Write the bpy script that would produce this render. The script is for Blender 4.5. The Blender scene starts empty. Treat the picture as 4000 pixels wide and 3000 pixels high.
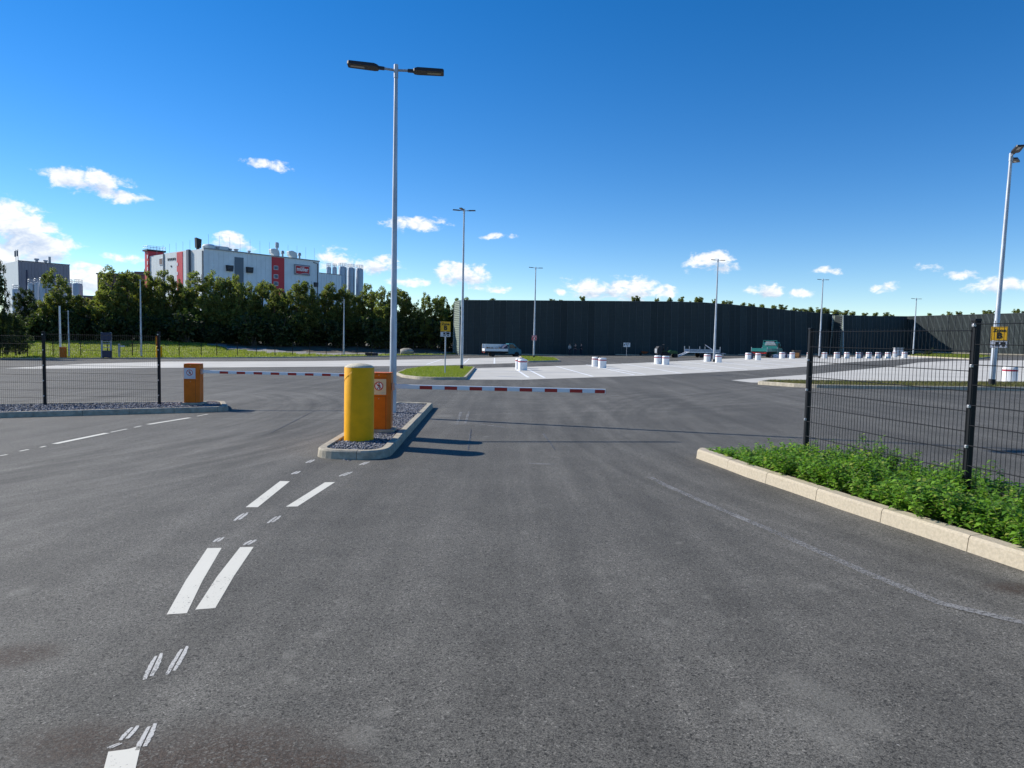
import bpy, bmesh, math, random
import numpy as np
from mathutils import Vector, Matrix

random.seed(7)
RNG = np.random.default_rng(7)
SC = bpy.context.scene
COL = SC.collection
R_ = math.radians

# ------------------------------------------------------------------ camera
FPX, CX, CY = 2700.0, 2000.0, 1500.0        # focal length and centre in photograph pixels (4000 x 3000)
EYE = Vector((0, 0, 1.7))
PITCH = math.atan(175 / FPX)
ROLL = 0.021
S_X, S_Y = 0.021, -0.0065                    # the yard drains: it falls to the left and away from the gate
cF = Vector((0, math.cos(PITCH), -math.sin(PITCH)))
cU0 = Vector((0, math.sin(PITCH), math.cos(PITCH)))
cR = Vector((1, 0, 0)) * math.cos(ROLL) + cU0 * math.sin(ROLL)
cU = cU0 * math.cos(ROLL) - Vector((1, 0, 0)) * math.sin(ROLL)
cam = bpy.data.cameras.new("camera")
cam.sensor_width = 36
cam.lens = FPX / 4000 * 36
cam.clip_start = 0.05
cam.clip_end = 6000
camo = bpy.data.objects.new("camera", cam)
COL.objects.link(camo)
camo.matrix_world = Matrix(((cR.x, cU.x, -cF.x, EYE.x), (cR.y, cU.y, -cF.y, EYE.y),
                            (cR.z, cU.z, -cF.z, EYE.z), (0, 0, 0, 1)))
SC.camera = camo

# ------------------------------------------------------------------ sun, sky, exposure
SUN_AZ, SUN_EL = -66.0, 31.5                 # azimuth clockwise from +Y
SUN_STRENGTH, SKY_STRENGTH = 4.9, 0.118
SC.view_settings.view_transform = 'Standard'
SC.view_settings.look = 'None'
SC.view_settings.exposure = 0.4
SC.view_settings.gamma = 1.0
SC.view_settings.use_curve_mapping = False
SC.cycles.max_bounces = 5
SC.cycles.diffuse_bounces = 2
SC.cycles.glossy_bounces = 2
SC.cycles.transmission_bounces = 2
SC.cycles.transparent_max_bounces = 6
sl = bpy.data.lights.new("sun", 'SUN')
sl.energy = SUN_STRENGTH
sl.angle = R_(0.53)
sl.color = (1.0, 0.955, 0.88)
so = bpy.data.objects.new("sun", sl)
COL.objects.link(so)
SUNV = Vector((math.sin(R_(SUN_AZ)) * math.cos(R_(SUN_EL)), math.cos(R_(SUN_AZ)) * math.cos(R_(SUN_EL)), math.sin(R_(SUN_EL))))
so.rotation_euler = SUNV.to_track_quat('Z', 'Y').to_euler()


def ray(px, py):
    return (cF * FPX + cR * (px - CX) - cU * (py - CY)).normalized()


class NT:
    """small helper to write node trees"""
    def __init__(self, tree):
        self.t = tree

    def n(self, kind, **kw):
        nd = self.t.nodes.new(kind)
        for k, v in kw.items():
            setattr(nd, k, v)
        return nd

    def link(self, a, b):
        self.t.links.new(a, b)

    def put(self, sock, v):
        if isinstance(v, bpy.types.NodeSocket):
            self.link(v, sock)
        elif v is not None:
            sock.default_value = v

    def math(self, op, a, b=None, c=None, clamp=False):
        nd = self.n('ShaderNodeMath', operation=op, use_clamp=clamp)
        for i, v in enumerate((a, b, c)):
            if v is not None:
                self.put(nd.inputs[i], v)
        return nd.outputs[0]

    def mix(self, fac, a, b, mode='MIX'):
        nd = self.n('ShaderNodeMix', data_type='RGBA', blend_type=mode)
        self.put(nd.inputs[0], fac)
        for i, v in ((6, a), (7, b)):
            if isinstance(v, (tuple, list)) and len(v) == 3:
                v = (*v, 1)
            self.put(nd.inputs[i], v)
        return nd.outputs[2]

    def noise(self, vec, scale, detail=3, rough=0.55, dist=0.0):
        nd = self.n('ShaderNodeTexNoise')
        if vec is not None:
            self.link(vec, nd.inputs['Vector'])
        nd.inputs['Scale'].default_value = scale
        nd.inputs['Detail'].default_value = detail
        nd.inputs['Roughness'].default_value = rough
        nd.inputs['Distortion'].default_value = dist
        return nd

    def smooth(self, v, lo, hi, o0=0.0, o1=1.0):
        nd = self.n('ShaderNodeMapRange', interpolation_type='SMOOTHSTEP')
        self.put(nd.inputs[0], v)
        for i, x in zip((1, 2, 3, 4), (lo, hi, o0, o1)):
            self.put(nd.inputs[i], x)
        return nd.outputs[0]

    def mapping(self, vec, loc=(0, 0, 0), rot=(0, 0, 0), scale=(1, 1, 1)):
        nd = self.n('ShaderNodeMapping')
        self.link(vec, nd.inputs[0])
        nd.inputs[1].default_value = loc
        nd.inputs[2].default_value = rot
        nd.inputs[3].default_value = scale
        return nd.outputs[0]


def build_world():
    w = bpy.data.worlds.new("World")
    SC.world = w
    w.use_nodes = True
    t = NT(w.node_tree)
    bg = w.node_tree.nodes['Background']
    sky = t.n('ShaderNodeTexSky', sky_type='NISHITA', sun_disc=False)
    sky.sun_elevation = R_(SUN_EL)
    sky.sun_rotation = R_(SUN_AZ % 360)
    sky.altitude = 100
    sky.air_density = 0.8
    sky.dust_density = 0.0
    sky.ozone_density = 2.0
    hs = t.n('ShaderNodeHueSaturation')
    hs.inputs['Saturation'].default_value = 1.4
    hs.inputs['Hue'].default_value = 0.506
    t.link(sky.outputs[0], hs.inputs['Color'])
    tc = t.n('ShaderNodeTexCoord')
    d = tc.outputs['Generated']
    sep = t.n('ShaderNodeSeparateXYZ')
    t.link(d, sep.inputs[0])
    az = t.math('ARCTAN2', sep.outputs[0], sep.outputs[1])
    el = t.math('ARCSINE', sep.outputs[2])
    # low-frequency warp so that no outline is an ellipse
    wn = t.noise(d, 14.0, 4, 0.6)
    ws = t.n('ShaderNodeSeparateColor')
    t.link(wn.outputs['Color'], ws.inputs[0])
    u = t.math('ADD', az, t.math('MULTIPLY', t.math('SUBTRACT', ws.outputs[0], 0.5), 0.05))
    v = t.math('ADD', el, t.math('MULTIPLY', t.math('SUBTRACT', ws.outputs[1], 0.5), 0.028))
    # the cumulus of the day: (photo px, py, half width px, half height px, weight)
    cl = [(320, 705, 150, 42, 1.0), (440, 770, 105, 34, .85), (50, 885, 145, 78, 1.25), (160, 965, 135, 60, 1.1), (30, 1010, 150, 60, 1.1), (1045, 645, 85, 22, .75),
          (330, 1090, 75, 55, 1.0), (905, 955, 75, 36, .9), (1300, 1010, 85, 48, .8), (1480, 1045, 95, 36, 1.0), (1595, 1105, 90, 18, .75),
          (1620, 875, 100, 30, .85), (1800, 1072, 95, 42, 1.05), (1925, 1125, 85, 18, .65), (1850, 1122, 45, 15, .7),
          (2330, 1125, 110, 38, .95), (2480, 1125, 95, 40, .95), (2610, 1140, 60, 28, .85), (2200, 1133, 30, 14, .7),
          (2770, 1017, 90, 34, .95), (2820, 1035, 70, 24, .8), (2990, 1128, 60, 26, .95), (3030, 1140, 45, 18, .75), (3130, 1152, 55, 20, .8),
          (3220, 1070, 60, 18, .62), (3455, 1122, 65, 22, .72), (3760, 1075, 65, 22, .66), (3900, 1120, 115, 34, .95), (4090, 1125, 100, 36, .95),
          (520, 1015, 120, 22, .66), (1950, 928, 80, 14, .6), (3640, 1050, 90, 18, .5), (-250, 900, 170, 90, 1.1), (-500, 760, 160, 60, 1.0)]
    ell = []
    for (px, py, a, b, wt) in cl:
        r0, r1, r2 = ray(px, py), ray(px + a, py), ray(px, py - b)
        ell.append((math.atan2(r0.x, r0.y), math.asin(r0.z), abs(math.atan2(r1.x, r1.y) - math.atan2(r0.x, r0.y)), abs(math.asin(r2.z) - math.asin(r0.z)), wt))
    rr = random.Random(3)                     # the same fair-weather cumulus goes on all round
    for k in range(14):
        ell.append((0.85 + k * 0.335 + rr.uniform(-.1, .1), rr.uniform(.06, .3), rr.uniform(.03, .07), rr.uniform(.012, .028), rr.uniform(.7, 1.05)))
    comb = t.n('ShaderNodeCombineXYZ')
    t.link(u, comb.inputs[0])
    t.link(v, comb.inputs[1])
    uv = comb.outputs[0]

    def blobs(lst):
        f = None
        for (u0, v0, a, b, wt) in lst:
            u0 = (u0 + math.pi) % (2 * math.pi) - math.pi
            e = t.n('ShaderNodeVectorMath', operation='MULTIPLY_ADD')
            t.link(uv, e.inputs[0])
            e.inputs[1].default_value = (1 / a, 1 / b, 0)
            e.inputs[2].default_value = (-u0 / a, -v0 / b, 0)
            dt = t.n('ShaderNodeVectorMath', operation='DOT_PRODUCT')
            t.link(e.outputs[0], dt.inputs[0])
            t.link(e.outputs[0], dt.inputs[1])
            m = t.math('MULTIPLY_ADD', dt.outputs['Value'], -0.55, wt)
            f = m if f is None else t.math('MAXIMUM', f, m)
        return f
    field = blobs(ell)
    under = blobs([(u0 + a * .15, v0 - b * .75, a * .8, b * .55, .9) for (u0, v0, a, b, wt) in ell[:len(cl)] if wt >= .9])
    sd = t.mapping(d, scale=(1, 1, 1.7))
    n1 = t.noise(sd, 42.0, 6, 0.62, 0.25).outputs['Fac']
    sd2 = t.mapping(d, loc=tuple(-0.006 * c for c in SUNV), scale=(1, 1, 1.7))
    n2 = t.noise(sd2, 42.0, 3, 0.62, 0.25).outputs['Fac']
    dens = t.math('ADD', field, t.math('MULTIPLY', t.math('SUBTRACT', n1, 0.5), 3.0))
    mask = t.smooth(dens, 0.08, 0.9)
    relief = t.math('MULTIPLY', t.math('SUBTRACT', n1, n2), 2.4)
    lit = t.math('SUBTRACT', t.math('ADD', 0.86, relief), t.math('MULTIPLY', t.smooth(under, -0.1, 0.8), 0.62), clamp=True)
    ccol = t.mix(lit, (3.9, 4.5, 5.6), (7.2, 7.2, 7.1))
    mask = t.math('MULTIPLY', mask, t.smooth(el, 0.0, 0.02, 0.5, 0.93))
    col = t.mix(mask, hs.outputs[0], ccol)
    t.link(col, bg.inputs[0])
    bg.inputs[1].default_value = SKY_STRENGTH
    w.cycles.sampling_method = 'MANUAL'
    w.cycles.sample_map_resolution = 512


build_world()

# ------------------------------------------------------------------ placing
def G(x, y):
    return S_X * x + S_Y * y


def gp(px, py, dz=0.0):
    """the point of the yard surface (raised by dz) that the photograph shows at px, py"""
    d = ray(px, py)
    k = (G(0, 0) + dz - EYE.z) / (d.z - S_X * d.x - S_Y * d.y)
    return EYE + d * k


def at(px, py, depth):
    d = ray(px, py)
    return EYE + d * (depth / d.y)


def hit(px, py, p0, along):
    """on the vertical plane through p0 that runs along the given level direction"""
    nrm = Vector((-along.y, along.x, 0))
    d = ray(px, py)
    return EYE + d * ((p0 - EYE).dot(nrm) / d.dot(nrm))


def top_h(P, px, py):
    return at(px, py, P.y).z - P.z


# ------------------------------------------------------------------ mesh building
class MB:
    def __init__(self):
        self.v = []
        self.f = []

    def add(self, vs, fs):
        b = len(self.v)
        self.v += [tuple(p) for p in vs]
        self.f += [tuple(i + b for i in f) for f in fs]
        return self

    def box(self, c, s, rz=0.0, rot=None):
        m = rot if rot is not None else Matrix.Rotation(rz, 3, 'Z')
        c = Vector(c)
        vs = [c + m @ Vector((sx * s[0] / 2, sy * s[1] / 2, sz * s[2] / 2)) for sz in (-1, 1) for sx, sy in ((-1, -1), (1, -1), (1, 1), (-1, 1))]
        return self.add(vs, [(3, 2, 1, 0), (4, 5, 6, 7), (0, 1, 5, 4), (1, 2, 6, 5), (2, 3, 7, 6), (3, 0, 4, 7)])

    def prism(self, poly, z0, z1):
        n = len(poly)
        if sum(poly[i][0] * poly[(i + 1) % n][1] - poly[(i + 1) % n][0] * poly[i][1] for i in range(n)) < 0:
            poly = poly[::-1]
        g = (lambda p, z: (p[0], p[1], z(p) if callable(z) else z))
        vs = [g(p, z0) for p in poly] + [g(p, z1) for p in poly]
        return self.add(vs, [tuple(range(n - 1, -1, -1)), tuple(range(n, 2 * n))] + [(i, (i + 1) % n, n + (i + 1) % n, n + i) for i in range(n)])

    def profile(self, prof, y0, y1):
        """outline in x, z pushed through y0..y1"""
        n = len(prof)
        if sum(prof[i][0] * prof[(i + 1) % n][1] - prof[(i + 1) % n][0] * prof[i][1] for i in range(n)) < 0:
            prof = prof[::-1]
        vs = [(a, y0, b) for a, b in prof] + [(a, y1, b) for a, b in prof]
        return self.add(vs, [tuple(range(n)), tuple(range(2 * n - 1, n - 1, -1))] + [(i, n + i, n + (i + 1) % n, (i + 1) % n) for i in range(n)])

    def tube(self, pts, rad, n=8):
        pts = [Vector(p) for p in pts]
        if not isinstance(rad, (list, tuple)):
            rad = [rad] * len(pts)
        rings = []
        for i, p in enumerate(pts):
            dr = (pts[min(i + 1, len(pts) - 1)] - pts[max(i - 1, 0)]).normalized()
            a = Vector((0, 0, 1)) if abs(dr.z) < 0.9 else Vector((1, 0, 0))
            e1 = dr.cross(a).normalized()
            e2 = dr.cross(e1)
            rings.append([p + (e1 * math.cos(2 * math.pi * k / n) + e2 * math.sin(2 * math.pi * k / n)) * rad[i] for k in range(n)])
        vs = [q for r in rings for q in r]
        fs = [(i * n + k, i * n + (k + 1) % n, (i + 1) * n + (k + 1) % n, (i + 1) * n + k) for i in range(len(pts) - 1) for k in range(n)]
        fs += [tuple(range(n - 1, -1, -1)), tuple((len(pts) - 1) * n + k for k in range(n))]
        return self.add(vs, fs)

    def lathe(self, prof, n=24, c=(0, 0, 0), axis='Z'):
        vs = []
        for r, z in prof:
            for k in range(n):
                a = 2 * math.pi * k / n
                p = (r * math.cos(a), r * math.sin(a), z)
                if axis == 'Y':
                    p = (p[0], p[2], p[1])
                vs.append((c[0] + p[0], c[1] + p[1], c[2] + p[2]))
        m = len(prof)
        fs = [(i * n + k, i * n + (k + 1) % n, (i + 1) * n + (k + 1) % n, (i + 1) * n + k) for i in range(m - 1) for k in range(n)]
        fs += [tuple(range(n - 1, -1, -1)), tuple((m - 1) * n + k for k in range(n))]
        return self.add(vs, fs)

    def build(self, name, mat, parent=None, smooth=False, bevel=0.0, loc=None):
        me = bpy.data.meshes.new(name)
        me.from_pydata(self.v, [], self.f)
        return finish(name, me, mat, parent, smooth, bevel, loc)


def finish(name, me, mat, parent=None, smooth=False, bevel=0.0, loc=None):
    me.validate()
    bm = bmesh.new()
    bm.from_mesh(me)
    if len(bm.faces) < 20000:
        bmesh.ops.recalc_face_normals(bm, faces=bm.faces)
    bm.to_mesh(me)
    bm.free()
    if mat:
        me.materials.append(mat)
    if smooth:
        me.polygons.foreach_set('use_smooth', [True] * len(me.polygons))
        try:
            me.set_sharp_from_angle(angle=R_(40))
        except Exception:
            pass
    o = bpy.data.objects.new(name, me)
    COL.objects.link(o)
    if parent:
        o.parent = parent
    if loc is not None:
        o.location = loc
    if bevel:
        b = o.modifiers.new('bevel', 'BEVEL')
        b.width = bevel
        b.segments = 2
        b.limit_method = 'ANGLE'
    return o


def raw_mesh(name, V, F, mat, parent=None, smooth=False):
    """V (n,3) and F (m,k) arrays"""
    me = bpy.data.meshes.new(name)
    V = np.asarray(V, dtype=np.float32)
    F = np.asarray(F, dtype=np.int32)
    m, k = F.shape
    me.vertices.add(len(V))
    me.vertices.foreach_set('co', V.ravel())
    me.loops.add(m * k)
    me.loops.foreach_set('vertex_index', F.ravel())
    me.polygons.add(m)
    me.polygons.foreach_set('loop_start', np.arange(0, m * k, k, dtype=np.int32))
    me.polygons.foreach_set('loop_total', np.full(m, k, dtype=np.int32))
    if smooth:
        me.polygons.foreach_set('use_smooth', np.ones(m, dtype=bool))
    me.update(calc_edges=True)
    me.materials.append(mat)
    o = bpy.data.objects.new(name, me)
    COL.objects.link(o)
    if parent:
        o.parent = parent
    return o


def tag(o, label=None, cat=None, group=None, kind=None):
    for k, v in (('label', label), ('category', cat), ('group', group), ('kind', kind)):
        if v:
            o[k] = v
    return o


def thing(name, label, cat, loc=(0, 0, 0), rz=0.0, group=None, kind=None):
    o = bpy.data.objects.new(name, None)
    o.empty_display_size = 0.2
    COL.objects.link(o)
    o.location = loc
    o.rotation_euler = (0, 0, rz)
    return tag(o, label, cat, group, kind)


def struct(name, loc=(0, 0, 0)):
    return thing(name, None, None, loc, kind='structure')


def copy_tree(src, loc, rz=0.0, scale=None, label=None):
    r = src.copy()
    COL.objects.link(r)
    r.location = loc
    r.rotation_euler = (0, 0, rz)
    if scale is not None:
        r.scale = scale
    if label:
        r['label'] = label
    for ch in src.children:
        c = ch.copy()
        COL.objects.link(c)
        c.parent = r
        for gch in ch.children:
            g = gch.copy()
            COL.objects.link(g)
            g.parent = c
    return r


ORD = ['first', 'second', 'third', 'fourth', 'fifth', 'sixth', 'seventh', 'eighth', 'ninth', 'tenth', 'eleventh', 'twelfth', 'thirteenth', 'fourteenth', 'fifteenth',
       'sixteenth', 'seventeenth', 'eighteenth', 'nineteenth', 'twentieth']
ORD += ['twenty-' + ORD[i] for i in range(9)] + ['thirtieth'] + ['thirty-' + ORD[i] for i in range(9)] + ['fortieth'] + ['forty-' + ORD[i] for i in range(9)]


def text_obj(s, size, mat, name, parent, loc, rot, bold=0.0, depth=0.003, sx=1.0, shear=0.0):
    cu = bpy.data.curves.new('t', 'FONT')
    cu.body = s
    cu.size = size
    cu.align_x = 'CENTER'
    cu.align_y = 'CENTER'
    cu.offset = bold
    cu.extrude = depth
    cu.shear = shear
    cu.resolution_u = 3
    to = bpy.data.objects.new('t', cu)
    COL.objects.link(to)
    bpy.context.view_layer.update()
    dg = bpy.context.evaluated_depsgraph_get()
    me = bpy.data.meshes.new_from_object(to.evaluated_get(dg))
    bpy.data.objects.remove(to)
    me.materials.clear()
    me.materials.append(mat)
    o = bpy.data.objects.new(name, me)
    COL.objects.link(o)
    o.parent = parent
    o.location = loc
    o.rotation_euler = rot
    o.scale = (sx, 1, 1)
    return o


FRONT = (R_(90), 0, 0)           # a sheet that faces -y


# ------------------------------------------------------------------ materials
def pmat(name, col, rough=0.6, metal=0.0, var=0.0, vscale=2.0, bump=0.0, bscale=40.0, island=0.0, col2=None, spec=0.4, coat=0.0, stretch=None):
    m = bpy.data.materials.new(name)
    m.use_nodes = True
    t = NT(m.node_tree)
    b = m.node_tree.nodes['Principled BSDF']
    b.inputs['Roughness'].default_value = rough
    b.inputs['Metallic'].default_value = metal
    b.inputs['Specular IOR Level'].default_value = spec
    b.inputs['Coat Weight'].default_value = coat
    tc = t.n('ShaderNodeTexCoord').outputs['Object']
    if stretch:
        tc = t.mapping(tc, scale=stretch)
    c = (*col, 1)
    out = None
    if var or col2:
        c2 = (*col2, 1) if col2 else (*[x * (1 + var) for x in col], 1)
        c1 = c if col2 else (*[x * (1 - var) for x in col], 1)
        nz = t.noise(tc, vscale, 5, 0.6).outputs['Fac']
        out = t.mix(t.smooth(nz, 0.3, 0.7), c1, c2)
    if island:
        ge = t.n('ShaderNodeNewGeometry')
        k = t.math('MULTIPLY_ADD', ge.outputs['Random Per Island'], 2 * island, 1 - island)
        out = t.mix(1.0, out if out is not None else c, k, 'MULTIPLY')
    if out is not None:
        t.link(out, b.inputs['Base Color'])
    else:
        b.inputs['Base Color'].default_value = c
    if bump:
        bn = t.n('ShaderNodeBump')
        bn.inputs['Strength'].default_value = bump
        bn.inputs['Distance'].default_value = 0.02
        t.link(t.noise(tc, bscale, 4, 0.6).outputs['Fac'], bn.inputs['Height'])
        t.link(bn.outputs[0], b.inputs['Normal'])
    return m


def leaf_mat(name, ca, cb, cc=None, trans=0.35, rough=0.55):
    m = bpy.data.materials.new(name)
    m.use_nodes = True
    t = NT(m.node_tree)
    b = m.node_tree.nodes['Principled BSDF']
    out = m.node_tree.nodes['Material Output']
    ge = t.n('ShaderNodeNewGeometry')
    oi = t.n('ShaderNodeObjectInfo')
    rp = ge.outputs['Random Per Island']
    col = t.mix(rp, ca, cb)
    if cc:
        col = t.mix(t.smooth(t.math('FRACT', t.math('MULTIPLY', rp, 37.7)), 0.86, 0.95), col, cc)
    col = t.mix(1.0, col, t.math('MULTIPLY_ADD', oi.outputs['Random'], 0.3, 0.85), 'MULTIPLY')
    t.link(col, b.inputs['Base Color'])
    b.inputs['Roughness'].default_value = rough
    b.inputs['Specular IOR Level'].default_value = 0.35
    tr = t.n('ShaderNodeBsdfTranslucent')
    t.link(t.mix(1.0, col, (1.15, 1.3, 0.6), 'MULTIPLY'), tr.inputs[0])
    mx = t.n('ShaderNodeMixShader')
    mx.inputs[0].default_value = trans
    t.link(b.outputs[0], mx.inputs[1])
    t.link(tr.outputs[0], mx.inputs[2])
    t.link(mx.outputs[0], out.inputs[0])
    return m


def asphalt_mat():
    m = bpy.data.materials.new('asphalt')
    m.use_nodes = True
    t = NT(m.node_tree)
    b = m.node_tree.nodes['Principled BSDF']
    o = t.n('ShaderNodeTexCoord').outputs['Object']
    big = t.noise(o, 0.16, 4, 0.6).outputs['Fac']
    mid = t.noise(o, 1.1, 5, 0.65).outputs['Fac']
    lane = t.noise(t.mapping(o, rot=(0, 0, R_(-6)), scale=(1.5, 0.10, 1)), 1.0, 5, 0.6).outputs['Fac']
    lane2 = t.noise(t.mapping(o, rot=(0, 0, R_(22)), scale=(3.2, 0.16, 1)), 1.0, 4, 0.6).outputs['Fac']
    cross = t.noise(t.mapping(o, rot=(0, 0, R_(82)), scale=(1.2, 0.06, 1)), 1.0, 5, 0.65).outputs['Fac']
    v = t.n('ShaderNodeTexVoronoi', feature='F1')
    t.link(o, v.inputs['Vector'])
    v.inputs['Scale'].default_value = 215
    vs = t.n('ShaderNodeSeparateColor')
    t.link(v.outputs['Color'], vs.inputs[0])
    fine = t.noise(o, 60, 4, 0.75).outputs['Fac']
    k = t.math('MULTIPLY_ADD', t.math('SUBTRACT', big, .5), 0.9, 1.0)
    k = t.math('MULTIPLY', k, t.math('MULTIPLY_ADD', t.math('SUBTRACT', mid, .5), 0.6, 1.0))
    k = t.math('MULTIPLY', k, t.math('MULTIPLY_ADD', t.math('SUBTRACT', lane, .5), 0.95, 1.0))
    k = t.math('MULTIPLY', k, t.math('MULTIPLY_ADD', t.math('SUBTRACT', lane2, .5), 0.55, 1.0))
    sp = t.n('ShaderNodeSeparateXYZ')
    t.link(o, sp.inputs[0])
    near = t.smooth(sp.outputs[1], 9.0, 3.0)
    k = t.math('MULTIPLY', k, t.math('MULTIPLY_ADD', t.math('MULTIPLY', t.math('SUBTRACT', t.noise(o, 2.6, 5, 0.7).outputs['Fac'], 0.5), near), 0.7, 1.0))
    far = t.smooth(sp.outputs[1], 11.0, 20.0)
    k = t.math('MULTIPLY', k, t.math('MULTIPLY_ADD', t.math('MULTIPLY', t.math('SUBTRACT', cross, 0.5), far), 0.75, 1.0))
    # tyre sweeps of lorries turning in from the left and out to the right
    for (cx_, cy_, R0_, wd_, amp) in ((-18.0, 15.5, 13.8, 3.8, 1.6), (19.0, 13.0, 16.6, 3.4, 1.1), (-6.0, 40.0, 22.0, 5.0, 0.9)):
        dx = t.math('SUBTRACT', sp.outputs[0], cx_)
        dy = t.math('SUBTRACT', sp.outputs[1], cy_)
        rr_ = t.math('SQRT', t.math('MULTIPLY_ADD', dx, dx, t.math('MULTIPLY', dy, dy)))
        an_ = t.math('ARCTAN2', dy, dx)
        cb_ = t.n('ShaderNodeCombineXYZ')
        t.link(t.math('MULTIPLY', rr_, 3.4), cb_.inputs[0])
        t.link(t.math('MULTIPLY', an_, 2.2), cb_.inputs[1])
        sw_ = t.noise(cb_.outputs[0], 1.0, 5, 0.62).outputs['Fac']
        reg_ = t.smooth(t.math('ABSOLUTE', t.math('SUBTRACT', rr_, R0_)), wd_, wd_ * .3)
        k = t.math('MULTIPLY', k, t.math('MULTIPLY_ADD', t.math('MULTIPLY', t.math('SUBTRACT', sw_, .47), reg_), amp, 1.0))
    v3 = t.n('ShaderNodeTexVoronoi', feature='F1')
    t.link(o, v3.inputs['Vector'])
    v3.inputs['Scale'].default_value = 95
    v3s = t.n('ShaderNodeSeparateColor')
    t.link(v3.outputs['Color'], v3s.inputs[0])
    grain = t.math('MULTIPLY_ADD', vs.outputs[0], 1.25, 0.36)
    pit = t.smooth(v3s.outputs[0], 0.14, 0.04)
    glint = t.smooth(v3s.outputs[1], 0.90, 0.97)
    grain = t.math('MULTIPLY', grain, t.math('SUBTRACT', t.math('MULTIPLY_ADD', glint, 0.55, 1.0), t.math('MULTIPLY', pit, 0.6)))
    k = t.math('MULTIPLY', k, grain)
    k = t.math('MULTIPLY', k, t.math('MULTIPLY_ADD', fine, 0.9, 0.55))
    col = t.mix(1.0, (0.120, 0.112, 0.094), k, 'MULTIPLY')
    # pale dusty patches
    dust = None
    for (px, py, r) in ((3130, 2680, .20), (3240, 2730, .17), (3160, 2820, .19), (3360, 2815, .18), (3275, 2890, .21), (2610, 2430, .07), (2520, 2260, .06), (3190, 2290, .10),
                        (2930, 2760, .07), (1500, 2780, .05), (1130, 2650, .06), (1240, 2480, .05), (2110, 1812, .10), (1800, 1650, .40), (1740, 1625, .3), (1900, 1705, .09), (80, 2310, .12), (1400, 2880, .10), (1130, 2560, .06), (2280, 2210, .05), (2050, 2080, .06), (2760, 2330, .05), (2880, 2780, .05), (1750, 2780, .04), (2650, 2120, .05)):
        P = gp(px, py)
        dx = t.math('SUBTRACT', sp.outputs[0], P.x)
        dy = t.math('MULTIPLY', t.math('SUBTRACT', sp.outputs[1], P.y), 0.8)
        q = t.math('SQRT', t.math('MULTIPLY_ADD', dx, dx, t.math('MULTIPLY', dy, dy)))
        q = t.math('ADD', q, t.math('MULTIPLY', t.math('SUBTRACT', mid, 0.5), r * 1.5))
        s = t.smooth(q, r * 1.0, r * 0.3)
        dust = s if dust is None else t.math('MAXIMUM', dust, s)
    dust = t.math('MULTIPLY', dust, t.math('MULTIPLY_ADD', vs.outputs[1], 0.6, 0.15))
    col = t.mix(t.math('MULTIPLY', dust, 0.6), col, (0.27, 0.255, 0.215))
    # sand and gravel dirt swept to the near left
    soil = None
    for (px, py, r) in ((860, 2975, .42), (560, 2990, .3), (1180, 3010, .25), (330, 2900, .25), (60, 2560, .2), (3980, 2300, .2)):
        P = gp(px, py)
        dx = t.math('SUBTRACT', sp.outputs[0], P.x)
        dy = t.math('MULTIPLY', t.math('SUBTRACT', sp.outputs[1], P.y), 1.5)
        q = t.math('SQRT', t.math('MULTIPLY_ADD', dx, dx, t.math('MULTIPLY', dy, dy)))
        q = t.math('ADD', q, t.math('MULTIPLY', t.math('SUBTRACT', mid, 0.5), r * 1.2))
        s = t.smooth(q, r * 1.6, r * 0.35)
        soil = s if soil is None else t.math('MAXIMUM', soil, s)
    soilcol = t.mix(vs.outputs[2], (0.020, 0.015, 0.012), (0.10, 0.072, 0.052))
    col = t.mix(t.math('MULTIPLY', soil, t.smooth(v3s.outputs[2], 0.15, 0.55, 0.3, 1.0)), col, soilcol)
    # single pale chips
    v2 = t.n('ShaderNodeTexVoronoi', feature='F1')
    t.link(o, v2.inputs['Vector'])
    v2.inputs['Scale'].default_value = 5.5
    chip = t.math('LESS_THAN', v2.outputs['Distance'], 0.028)
    col = t.mix(t.math('MULTIPLY', chip, 0.7), col, (0.4, 0.38, 0.34))
    t.link(col, b.inputs['Base Color'])
    b.inputs['Roughness'].default_value = 0.82
    b.inputs['Specular IOR Level'].default_value = 0.3
    bn = t.n('ShaderNodeBump')
    bn.inputs['Strength'].default_value = 0.55
    bn.inputs['Distance'].default_value = 0.004
    t.link(t.math('ADD', vs.outputs[0], t.math('MULTIPLY', fine, 1.2)), bn.inputs['Height'])
    t.link(bn.outputs[0], b.inputs['Normal'])
    return m


def concrete_pad_mat():
    m = bpy.data.materials.new('pad_concrete')
    m.use_nodes = True
    t = NT(m.node_tree)
    b = m.node_tree.nodes['Principled BSDF']
    o = t.n('ShaderNodeTexCoord').outputs['Object']
    st = t.noise(t.mapping(o, rot=(0, 0, R_(-25)), scale=(0.25, 5.0, 1)), 1.0, 5, 0.65).outputs['Fac']
    big = t.noise(o, 0.3, 4, 0.6).outputs['Fac']
    k = t.math('MULTIPLY', t.math('MULTIPLY_ADD', t.math('SUBTRACT', st, .5), 0.9, 1.0), t.math('MULTIPLY_ADD', t.math('SUBTRACT', big, .5), 0.6, 1.0))
    t.link(t.mix(1.0, (0.52, 0.495, 0.435), k, 'MULTIPLY'), b.inputs['Base Color'])
    b.inputs['Roughness'].default_value = 0.85
    return m


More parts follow.
